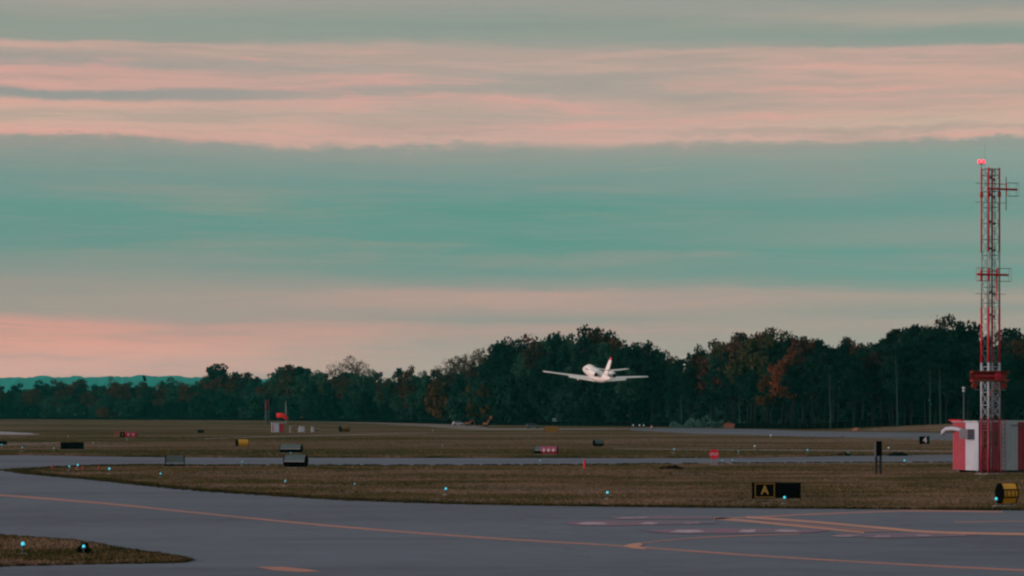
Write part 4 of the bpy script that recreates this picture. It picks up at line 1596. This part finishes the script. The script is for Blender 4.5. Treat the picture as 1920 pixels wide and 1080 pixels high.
# ------------------------------------------------------------------ lattice tower
def build_tower():
    base = G(1857, 889.5)
    Yt = base.y
    s = Yt / F
    root = empty('lattice_tower', base, TH, 'red and white lattice tower with twin red beacons beside the shelter', 'tower')

    def Z(y):
        return at(1857, y, Yt).z
    a = 10.6 * s / math.sin(TH)
    a = .80
    hh = a / 2
    ztop = Z(315)
    bands = [(0, Z(785), 'dull'), (Z(785), Z(680), 'white'), (Z(680), Z(576), 'red'), (Z(576), Z(473), 'pale'), (Z(473), ztop, 'red')]
    M['dull'] = M['shelter_red']
    mats = [M['red'], M['white'], M['pale'], M['dull']]
    mid = {'red': 0, 'white': 1, 'pale': 2, 'dull': 3}
    corners = [(-hh, -hh), (hh, -hh), (hh, hh), (-hh, hh)]
    for cx, cy in corners:
        m_ = MB()
        for z0, z1, c in bands:
            m_.tube([(cx, cy, z0), (cx, cy, z1)], .068 if z0 < Z(576) else .058, 8, mid[c])
        m_.build('leg', mats, root, True)
        MB().box((cx, cy, .04), (.28, .28, .08)).build('foot_plate', M['concrete'], root)

    def colour(z):
        for z0, z1, c in bands:
            if z0 <= z < z1:
                return c
        return 'red'
    # bracing
    z = .35
    faces = [(corners[0], corners[1]), (corners[1], corners[2]), (corners[2], corners[3]), (corners[3], corners[0])]
    while z < ztop - .4:
        low_part = z < Z(690)
        step = .80 if low_part else 1.0
        c = M['steel'] if not low_part else M[colour(z)]
        rad = (.012 if z < Z(790) else .018) if low_part else .016
        z1 = min(z + step, ztop - .08)
        for (A, B) in faces:
            m_ = MB()
            A0, A1 = Vector((*A, z)), Vector((*A, z1))
            B0, B1 = Vector((*B, z)), Vector((*B, z1))
            if low_part:
                m_.tube([A0, B1], rad, 4); m_.tube([B0, A1], rad, 4)
                m_.build('cross_brace', c, root)
            else:
                m_.tube([A0, B1], .012, 4)
                m_.tube([B0, A1], .012, 4)
                m_.build('diagonal_brace', c, root)
            MB().tube([A1, B1], rad * 1.1, 4).build('strut', c, root)
        z = z1
    # ladder on the back face
    ld = bpy.data.objects.new('ladder', None)
    C.objects.link(ld); ld.parent = root; ld.location = (.20, .0, 0)
    for sx in (-.13, .13):
        MB().tube([(sx, 0, .4), (sx, 0, ztop - .02)], .022, 5).build('rail', M['darksteel'], ld)
    rm = MB().tube([(-.13, 0, 0), (.13, 0, 0)], .014, 5).mesh('rung', M['darksteel'])
    zz = .6
    while zz < ztop - .1:
        o = bpy.data.objects.new('rung', rm)
        C.objects.link(o); o.parent = ld; o.location = (0, 0, zz)
        zz += .33
    # small junction boxes / cable clamps up the inside
    r = random.Random(4)
    for y in (333, 366, 416, 466, 548, 590, 640, 668):
        MB().box((-.03 + r.uniform(-.05, .05), .02, Z(y)), (.20, .10, .12), rot=Euler((0, r.uniform(-.7, .7), 0)).to_matrix()).build('cable_clamp', M['darksteel'], root)
        MB().box((.30, .02, Z(y) - .1), (.10, .10, .16)).build('cable_clamp', M['darksteel'], root)
    MB().tube([(-.30, -.1, .3), (-.30, -.1, ztop - .3)], .02, 5).build('feeder_cable', M['darksteel'], root)
    cosT = math.cos(TH)

    def lx(px, yy=-hh - .12):
        k = (px - 960) / F
        sT = math.sin(TH)
        return (k * (base.y + yy * cosT) - base.x + yy * sT) / (cosT - k * sT)

    def rod(y, x0, x1, rad, mat, name, yy=-hh - .09):
        return MB().tube([(lx(x0, yy), yy, Z(y)), (lx(x1, yy), yy, Z(y))], rad, 6).build(name, mat, root)
    rod(346, 1829, 1888, .016, M['darksteel'], 'cross_arm')
    rod(346, 1851, 1887, .028, M['red'], 'cross_arm', -hh - .14)
    rod(381, 1829, 1888, .016, M['darksteel'], 'cross_arm')
    rod(552, 1829, 1886, .016, M['darksteel'], 'cross_arm')
    rod(731, 1828, 1886, .018, M['pale'], 'cross_arm')
    # monitor dipole on the right
    MB().tube([(lx(1886.5), -hh - .12, Z(395)), (lx(1886.5), -hh - .12, Z(332))], .026, 6).build('dipole', M['darksteel'], root)
    MB().tube([(lx(1886.5), -hh - .16, Z(368)), (lx(1886.5), -hh - .16, Z(343))], .036, 6).build('dipole_clamp', M['red'], root)

    def frame(x0, x1, y0, y1, yy, mat, rad=.012, name='reflector_frame'):
        m_ = MB()
        for yv in (yy, yy - .28):
            P = [Vector((lx(x0), yv, Z(y0))), Vector((lx(x1), yv, Z(y0))), Vector((lx(x1), yv, Z(y1))), Vector((lx(x0), yv, Z(y1)))]
            for k in range(4):
                m_.tube([P[k], P[(k + 1) % 4]], rad, 4)
        for xx in (x0, x1):
            for yv in (y0, y1):
                m_.tube([(lx(xx), yy, Z(yv)), (lx(xx), yy - .28, Z(yv))], rad, 4)
        m_.build(name, mat, root)
    # upper antenna
    rod(355.5, 1851, 1907, .075, M['red'], 'antenna_boom', -hh - .22)
    frame(1888, 1906, 343.5, 368, -hh - .10, M['steel'])
    for cx, cy in corners[:2] + corners[3:]:
        MB().box((cx, cy, Z(365)), (.15, .15, .34)).build('antenna_bracket', M['red'], root)
    # middle antenna
    rod(516, 1832, 1890, .080, M['red'], 'antenna_boom', -hh - .22)
    frame(1831, 1854, 504, 528, -hh - .10, M['redface'])
    frame(1868, 1892, 504, 528, -hh - .10, M['redface'])
    MB().tube([(lx(1869), -hh - .12, Z(505)), (lx(1869), -hh - .12, Z(566))], [.07, .03], 6).build('antenna_bracket', M['red'], root)
    for cx, cy in (corners[0], corners[3]):
        MB().box((cx, cy, Z(516)), (.12, .12, .75)).build('antenna_bracket', M['red'], root)
    # lower antenna: red trough reflector
    m_ = MB()
    x0, x1 = lx(1820), lx(1888)
    yb_, yf_ = -hh - .05, -hh - .42
    prof = [(yf_, Z(696)), (yb_, Z(698)), (yb_, Z(716)), (yf_, Z(714)), (yf_ + .02, Z(712)), (yb_ - .02, Z(713)), (yb_ - .02, Z(700)), (yf_ + .02, Z(698))]
    m_.prism(prof, x0, x1, lambda q, t: (t, q[0], q[1]))
    m_.build('reflector_trough', M['orange_red'], root)
    for sx0, sx1 in ((x0 + .1, x0 + .45), (x1 - .45, x1 - .1)):
        MB().box(((sx0 + sx1) / 2, yb_ - .1, Z(722)), (sx1 - sx0, .08, .42), rot=Euler((0, .35 if sx0 < 0 else -.35, 0)).to_matrix()).build('antenna_bracket', M['orange_red'], root)
    rod(706, 1830, 1880, .05, M['red'], 'antenna_boom', -hh - .50)
    MB().box((0, -hh - .46, Z(706)), (.36, .08, .46)).build('antenna_box', M['red'], root)
    for k in range(2):
        MB().tube([(-hh * (1 - 2 * k), -hh - .04, Z(745)), (0, -hh - .3, Z(718))], .03, 6).build('antenna_stay', M['orange_red'], root)
    # beacons and lightning rod
    MB().tube([(-hh * .98, 0, ztop - .05), (hh, 0, ztop - .05)], .02, 4).build('strut', M['steel'], root)
    bx = corners[3]
    MB().tube([(bx[0], bx[1], ztop), (bx[0], bx[1], Z(307))], .03, 6).build('beacon_post', M['steel'], root)
    MB().box((bx[0], bx[1], Z(306.5)), (.42, .08, .05)).build('beacon_bracket', M['darksteel'], root)
    for dx in (-.16, .16):
        MB().lathe([(.07, 0), (.10, .03), (.105, .12), (.09, .2), (.05, .24), (.02, .26)], 14, c=(bx[0] + dx, bx[1], Z(306))).build('beacon_lens', M['red_glow'], root, True)
    MB().tube([(bx[0] + .25, bx[1], ztop - .1), (bx[0] + .25, bx[1], Z(268))], .008, 4).build('lightning_rod', M['darksteel'], root)
    # concrete pad
    MB().box((0, 0, .02), (1.5, 1.5, .05)).build('concrete_pad', M['concrete'], root)


build_tower()


# ------------------------------------------------------------------ jet
def build_jet():
    Yj = 388.0
    P = at(1118, 702, Yj)
    root = bpy.data.objects.new('business_jet', None)
    C.objects.link(root)
    root.location = P
    tag(root, 'small white twin engined jet with red fin tip climbing away over the field', 'airplane')
    yaw, pitch, roll = R(90 + 13.5), R(-9.5), R(2.6)
    root.rotation_mode = 'XYZ'
    root.rotation_euler = (Matrix.Rotation(yaw, 3, 'Z') @ Matrix.Rotation(pitch, 3, 'Y') @ Matrix.Rotation(roll, 3, 'X')).to_euler()
    # fuselage: x forward, y left, z up; wing quarter chord near x = 0
    st = [(7.0, .03, .0, -.28), (6.8, .20, .20, -.25), (6.3, .38, .36, -.18), (5.6, .54, .52, -.10), (4.9, .66, .66, -.02), (4.2, .74, .80, .06), (3.4, .80, .86, .06), (1.5, .80, .84, .02),
          (-1.5, .80, .84, .02), (-3.0, .76, .80, .06), (-4.2, .62, .68, .16), (-5.4, .44, .50, .30), (-6.5, .26, .32, .44), (-7.3, .10, .14, .52), (-7.45, .03, .04, .53)]
    n = 20
    vs, fs = [], []
    for x, w, h, zc in st:
        for k in range(n):
            a_ = 2 * math.pi * k / n
            vs.append((x, w * math.cos(a_), zc + max(h, .03) * math.sin(a_)))
    for i in range(len(st) - 1):
        for k in range(n):
            k2 = (k + 1) % n
            fs.append((i * n + k, i * n + k2, (i + 1) * n + k2, (i + 1) * n + k))
    fs.append(tuple(range(n))); fs.append(tuple((len(st) - 1) * n + k for k in range(n)))
    fus = MB().add(vs, fs).build('fuselage', M['jet'], root, True)
    # cockpit windows and cabin windows
    for sy in (-1, 1):
        m_ = MB()
        pts = [(5.15, sy * .30, .60), (4.75, sy * .34, .78), (4.55, sy * .62, .52), (4.95, sy * .58, .34)]
        m_.add([Vector(q) + Vector((0, sy * .03, .03)) for q in pts] + [Vector(q) for q in pts], [(0, 1, 2, 3), (4, 5, 6, 7), (0, 1, 5, 4), (1, 2, 6, 5), (2, 3, 7, 6), (3, 0, 4, 7)])
        m_.build('cockpit_window', M['jet_glass'], fus)
        for k in range(6):
            x = 3.3 - k * .85
            m_ = MB()
            ov = [(x + .15 * math.cos(t), sy * .795, .30 + .17 * math.sin(t)) for t in [2 * math.pi * q / 10 for q in range(10)]]
            m_.add(ov + [(p_[0], sy * .70, p_[2]) for p_ in ov], [tuple(range(10)), tuple(range(10, 20))] + [(q, (q + 1) % 10, 10 + (q + 1) % 10, 10 + q) for q in range(10)])
            m_.build('cabin_window', M['jet_glass'], fus)

    def foil(name, root_pt, root_c, tip_pt, tip_c, t_r, mat, par, up=Vector((0, 0, 1)), nseg=6):
        """aerofoil surface lofted from root to tip; points are leading edges, chord runs to -x"""
        A, B = Vector(root_pt), Vector(tip_pt)
        prof = [(0, 0), (.06, .35), (.2, .5), (.4, .5), (.7, .28), (1, .02), (.7, -.16), (.4, -.3), (.2, -.32), (.06, -.22)]
        vs_, fs_ = [], []
        m2 = len(prof)
        for i in range(nseg + 1):
            t = i / nseg
            c = root_c * (1 - t) + tip_c * t
            th = c * t_r * (1 - .3 * t)
            o_ = A.lerp(B, t)
            if i == nseg:
                th *= .4
            for u, v in prof:
                vs_.append(o_ + Vector((-u * c, 0, 0)) + up * (v * th))
        for i in range(nseg):
            for k in range(m2):
                k2 = (k + 1) % m2
                fs_.append((i * m2 + k, i * m2 + k2, (i + 1) * m2 + k2, (i + 1) * m2 + k))
        fs_.append(tuple(range(m2))); fs_.append(tuple(nseg * m2 + k for k in range(m2)))
        return MB().add(vs_, fs_).build(name, mat, par, True)
    for sy in (-1, 1):
        w = foil('wing', (1.3, sy * .35, -.62), 2.35, (.75, sy * 7.9, .02), 1.0, .14, M['jet'], root)
        # flaps lowered behind the inner wing
        m_ = MB()
        for y0, y1, c0, c1 in ((.85, 4.3, .62, .48),):
            def pt(y, u, c, dz):
                t = (y - .35) / 7.55
                xe = (1.3 - .55 * t) - (2.35 * (1 - t) + 1.0 * t)
                ze = -.62 + .64 * t
                return (xe - u * c * .85 + .02, sy * y, ze - u * c * .40 + dz)
            vs_ = [pt(y0, 0, c0, .05), pt(y1, 0, c1, .05), pt(y1, 1, c1, .01), pt(y0, 1, c0, .01), pt(y0, 0, c0, -.04), pt(y1, 0, c1, -.04), pt(y1, 1, c1, -.01), pt(y0, 1, c0, -.01)]
            m_.add(vs_, [(0, 1, 2, 3), (4, 5, 6, 7), (0, 1, 5, 4), (1, 2, 6, 5), (2, 3, 7, 6), (3, 0, 4, 7)])
        m_.build('flap', M['jet'], w)
        foil('tailplane', (-5.6, sy * .08, 1.50), 1.35, (-6.3, sy * 2.85, 1.98), .75, .12, M['jet'], root)
        # engine pod
        vs_, fs_ = [], []
        est = [(-1.6, .34), (-1.75, .42), (-2.4, .48), (-3.4, .46), (-4.2, .38), (-4.75, .30)]
        for x, r_ in est:
            for k in range(14):
                a_ = 2 * math.pi * k / 14
                vs_.append((x, sy * 1.38 + r_ * math.cos(a_), .62 + r_ * math.sin(a_)))
        for i in range(len(est) - 1):
            for k in range(14):
                k2 = (k + 1) % 14
                fs_.append((i * 14 + k, i * 14 + k2, (i + 1) * 14 + k2, (i + 1) * 14 + k))
        eng = MB().add(vs_, fs_).build('engine', M['jet'], root, True)
        for nm, x, r_ in (('intake', -1.68, .36), ('exhaust', -4.70, .29)):
            ring = [(x, sy * 1.38 + r_ * math.cos(2 * math.pi * k / 14), .62 + r_ * math.sin(2 * math.pi * k / 14)) for k in range(14)]
            r2 = [(x + (.3 if nm == 'exhaust' else -.3), q[1], q[2]) for q in ring]
            MB().add(ring + r2, [tuple(range(14)), tuple(range(14, 28))] + [(k, (k + 1) % 14, 14 + (k + 1) % 14, 14 + k) for k in range(14)]).build(nm, M['jet_dark'], eng)
        MB().box((-3.1, sy * .88, .60), (1.5, .55, .16)).build('pylon', M['jet'], eng, bevel=.03)
    # fin with red tip
    A, B = (-3.9, 0, .80), (-6.1, 0, 3.15)
    foil('fin', A, 2.5, B, 1.25, .09, M['jet'], root, up=Vector((0, 1, 0)))
    foil('fin_tip', (-6.1, 0, 3.152), 1.25, (-6.3, 0, 3.50), 1.1, .075, M['jet_red'], root, up=Vector((0, 1, 0)), nseg=2)
    # belly fairing, wheels coming up
    MB().box((.1, 0, -.78), (2.9, 1.5, .34)).build('belly_fairing', M['jet'], fus, bevel=.12)
    for sy in (-1, 1):
        g = MB().tube([(-.1, sy * 2.55, -.45), (-.15, sy * 2.35, -1.05)], .06, 6).build('landing_gear', M['jet_metal'], root)
        MB().tube([(-.15, sy * 2.27, -1.05), (-.15, sy * 2.43, -1.05)], .24, 12).build('wheel', M['tyre'], g)
        MB().box((-.1, sy * 2.72, -.72), (.5, .04, .45)).build('gear_door', M['jet'], g)


build_jet()


# ------------------------------------------------------------------ far things
def windsock():
    # the sock and pole stand behind the little red and white hut
    p = G(536, 796)
    Y = p.y
    s = Y / F
    root = empty('windsock', p, 0, 'red drooping windsock on a pale pole before the wood', 'windsock')

    def Q(x, y):
        v = at(x, y, Y)
        return Vector((v.x - p.x, 0, v.z))
    MB().tube([(0, 0, 0), (0, 0, Q(536, 752).z)], [.10, .06], 8).build('pole', M['pale'], root, True)
    a = Q(519, 779)
    b_ = Q(529, 778.5)
    c = Q(536, 782.5)
    d = Q(540, 787)
    MB().tube([d, c, b_, a], [2.0 * s, 3.6 * s, 4.2 * s, 4.6 * s], 12).build('sock', M['sock'], root, True)
    MB().tube([(0, 0, Q(536, 778).z), (Q(524, 778).x, 0, Q(524, 778).z)], .05, 6).build('frame_arm', M['steel'], root)


windsock()


def far_mast():
    p = G(501, 795)
    s = p.y / F
    root = empty('far_lattice_mast', p, R(20), 'far thin mast, red above and pale below, left of the windsock', 'mast')
    for z0, z1, mt, nm in ((0, 26 * s, 'darksteel', 'mast_section'), (26 * s, 46 * s, 'dim_red', 'mast_section')):
        m_ = MB()
        w = 2.6 * s
        for cx, cy in ((-w, -w), (w, -w), (w, w), (-w, w)):
            m_.tube([(cx, cy, z0), (cx, cy, z1)], .14, 5)
        k = z0
        while k < z1 - .3:
            m_.tube([(-w, -w, k), (w, -w, min(z1, k + 1.0))], .08, 4)
            m_.tube([(w, -w, k), (-w, -w, min(z1, k + 1.0))], .08, 4)
            k += 1.0
        m_.build(nm, M[mt], root)
    MB().box((0, 0, 34 * s), (7 * s, .5, 8 * s)).build('antenna_box', M['dim_red'], root, bevel=.05)


far_mast()


def far_hut():
    p = G(520.5, 810.5)
    s = p.y / F
    root = empty('far_equipment_hut', p, R(8), 'far small white and red hut below the windsock', 'hut')
    H = 17 * s
    MB().box((-4.4 * s, 0, H / 2), (13 * s, 2.2, H)).build('wall', M['white'], root, bevel=.03)
    MB().box((6.6 * s, 0, H / 2), (9 * s, 2.15, H - .02)).build('wall', M['redface'], root, bevel=.03)
    MB().box((0, 0, H + .05), (24 * s, 2.4, .12)).build('roof', M['pale'], root)
    MB().box((-10.2 * s, -1.12, H * .45), (1.6 * s, .06, H * .8)).build('door', M['redface'], root)


far_hut()
for px, w, h, mt, lb in ((566, 10, 10, 'white', 'white box cabinet in the field right of the far hut'), (561, 3, 7, 'pale', 'thin pale box touching the white cabinet by the far hut'),
                         (586, 5, 9, 'pale', 'narrow grey cabinet right of the white box cabinet'), (594, 4, 6, 'brown_box', 'dim brown cabinet right of the narrow grey one'),
                         (545, 4, 9, 'grey_unit', 'dark pinkish cabinet between the far hut and white cabinet')):
    p = G(px, 811)
    s = p.y / F
    root = empty('field_cabinet', p, R(12), lb, 'cabinet')
    MB().box((0, 0, h * s / 2 + .1), (w * s * .9, .9, h * s)).build('body', M[mt], root, bevel=.04)
    MB().box((0, 0, h * s + .16), (w * s, 1.0, .08)).build('lid', M['pale'], root)
    MB().box((0, 0, .06), (w * s * 1.1, 1.1, .12)).build('plinth', M['concrete'], root)


def car(px, py, L, mat, label, rz=0.0, van=False):
    p = G(px, py)
    root = empty('parked_car', p, rz, label, 'car')
    root.scale = (.72, .72, .72)
    H = 1.0 if not van else 1.35
    body = [(-L / 2, .35), (L / 2, .35), (L / 2, .80), (L * .30, .95), (L * .16, 1.50 * H), (-L * .36, 1.52 * H), (-L * .48, 1.0)]
    MB().prism(body, -.85, .85, lambda q, t: (q[0], t, q[1])).build('body', M[mat], root, bevel=.06)
    gl = [(L * .26, .98), (L * .14, 1.42 * H), (-L * .33, 1.44 * H), (-L * .42, 1.02)]
    for sy in (-.862, .85):
        MB().prism(gl, sy, sy + .012, lambda q, t: (q[0], t, q[1])).build('window', M['jet_glass'], root)
    for sx in (-.32, .32):
        for sy in (-.78, .78):
            MB().tube([(sx * L, sy - .1, .33), (sx * L, sy + .1, .33)], .33, 12).build('wheel', M['tyre'], root)


car(859, 797.5, 4.4, 'white', 'white pickup car parked at the foot of the wood, nearer of two', R(12))
car(845, 793.5, 4.0, 'white', 'pale car half hidden left behind the nearer white one', R(-10))
car(999, 803.5, 4.4, 'darksteel', 'dark car on the far road left of the yellow sign', R(5))


def digger(px, py, label, raised, rz):
    p = G(px, py)
    root = empty('excavator', p, rz, label, 'excavator')
    root.scale = (.52, .52, .62)
    for sy in (-.9, .9):
        tr = [(-1.5, .35), (-1.2, .05), (1.2, .05), (1.5, .35), (1.2, .7), (-1.2, .7)]
        MB().prism(tr, sy - .22, sy + .22, lambda q, t: (q[0], t, q[1])).build('track', M['tyre'], root)
    MB().box((-.3, 0, 1.15), (2.4, 1.9, .85)).build('body', M['machine'], root, bevel=.08)
    cab = [(.2, 1.5), (1.1, 1.5), (1.0, 2.5), (.3, 2.6)]
    MB().prism(cab, .1, .9, lambda q, t: (q[0], t, q[1])).build('cab', M['jet_glass'], root)
    if raised:
        pts = [(.9, 0, 1.3), (1.9, 0, 2.9), (2.4, 0, 3.9), (2.0, 0, 2.8)]
        MB().box((2.45, 0, 3.75), (.95, .8, .95), rot=Euler((0, .5, 0)).to_matrix()).build('bucket', M['machine'], root, bevel=.08)
        MB().tube([pts[0], pts[1], pts[2]], [.22, .2, .16], 6).build('boom', M['machine'], root)
    else:
        MB().tube([(.9, 0, 1.3), (2.0, 0, 2.5), (3.0, 0, 1.9)], [.22, .2, .15], 6).build('boom', M['machine'], root)
        MB().tube([(3.0, 0, 1.9), (3.3, 0, .8)], .14, 6).build('stick', M['machine'], root)
        MB().box((3.2, 0, .5), (.6, .7, .55)).build('bucket', M['darksteel'], root, bevel=.05)


digger(878, 798.5, 'tan digger with lowered arm right of the white cars', False, R(8))
digger(911, 799.5, 'digger with raised orange bucket, rightmost machine at the wood', True, R(-5))

# portable toilet, skip, brush pile, barrels
p = at(1041, 796, interp(EDGE_Y, 1041) + .2)
tb = empty('portable_toilet', (p.x, p.y, 0), 0, 'small teal portable toilet behind the fence left of the jet', 'portable toilet')
tb.scale = (.9, .9, .8)
MB().box((0, 0, 1.15), (1.5, 1.3, 2.3)).build('cabin', M['teal_box'], tb, bevel=.05)
MB().box((0, 0, 2.36), (1.6, 1.4, .14)).build('roof', M['pale'], tb, bevel=.03)
MB().box((0, -.66, 1.1), (1.0, .03, 1.9)).build('door', M['steel'], tb)
p = at(1367, 799, 596)
sk = empty('skip', (p.x, 596, 0), R(-4), 'faded red skip at the foot of the right wood', 'skip')
MB().prism([(-1.3, .9), (1.3, .9), (1.05, -.0), (-1.05, 0)], -.8, .8, lambda q, t: (q[0], t, q[1] + .1)).build('body', M['container'], sk)
MB().box((0, 0, 1.03), (2.7, 1.7, .08)).build('rim', M['container'], sk)
MB().prism([(-1.0, 1.08), (-.4, 1.5), (.3, 1.4), (.9, 1.09)], -.6, .6, lambda q, t: (q[0], t, q[1])).build('load', M['brown_box'], sk)

m_ = MB()
r = random.Random(12)
for _ in range(900):
    px_ = r.uniform(1255, 1358)
    Y_ = r.uniform(612, 628)
    hmax = 1.5 * math.exp(-((px_ - 1318) / 30) ** 2) + .9 + .5 * math.sin(px_ * .21)
    z_ = r.random() * hmax
    X_ = (px_ - 960) / F * Y_
    rot = Euler((r.uniform(0, 3), r.uniform(0, 3), r.uniform(0, 3))).to_matrix()
    sz = r.uniform(.1, .3)
    m_.add([rot @ Vector(v) * sz + Vector((X_, Y_, z_)) for v in ((-1, -.4, 0), (1, -.4, 0), (1, .4, 0), (-1, .4, 0))], [(0, 1, 2, 3)])
tag(m_.build('brush_pile', M['debris']), 'pale green brush pile at the foot of the right wood', 'brush pile')

for px_, lb in ((1187, 'leftmost small lit lamp of the far row behind the far runway'), (1199, 'middle small lit lamp of the far row behind the far runway'), (1207, 'rightmost small lit lamp of the far row behind the far runway')):
    q = at(px_, 798, 660)
    rt = empty('work_lamp', (q.x, 660, 0), 0, lb, 'lamp')
    MB().tube([(0, 0, 0), (0, 0, q.z)], .04, 6).build('stand', M['darksteel'], rt)
    MB().lathe([(.09, 0), (.12, .08), (.09, .18), (.03, .22)], 10, c=(0, 0, q.z)).build('lamp_head', M['white_glow'], rt, True)

q = G(1222, 806)
bc = empty('construction_drum', q, 0, 'small pink red drum at the left end of the far runway', 'drum')
MB().lathe([(.30, 0), (.30, .12), (.24, .14), (.22, .9), (.18, .95), (.05, .97)], 12).build('drum_body', M['container'], bc, True)
MB().lathe([(.243, .45), (.240, .65)], 12).build('white_band', M['white'], bc, True)
q = G(1606, 807)
bm_ = empty('sand_heap', q, 0, 'small orange sand heap at the foot of the berm', 'heap')
MB().lathe([(1.0, 0), (.8, .22), (.5, .42), (.2, .55), (.03, .58)], 12).build('heap', M['machine'], bm_, True)


# ------------------------------------------------------------------ air
def build_haze():
    x, y0, y1, zb, zt = 17500, -2500, 16600, -2.0, 232.0
    m = bpy.data.materials.new('haze_air')
    m.use_nodes = True
    nt = m.node_tree
    nt.nodes.clear()
    pv = nt.nodes.new('ShaderNodeVolumePrincipled')
    pv.inputs['Color'].default_value = (*HAZE_C, 1)
    pv.inputs['Absorption Color'].default_value = (1, 1, 1, 1)
    pv.inputs['Density'].default_value = HAZE_D
    out = nt.nodes.new('ShaderNodeOutputMaterial')
    nt.links.new(pv.outputs[0], out.inputs['Volume'])
    o = MB().box((0, 0, (zb + zt) / 2), (2 * x, y1 - y0, zt - zb)).build('haze', m)
    o['kind'] = 'stuff'
    o['label'] = 'thin teal haze over the airfield'


build_haze()
print('trees', tree_count[0], 'objects', len(bpy.data.objects))
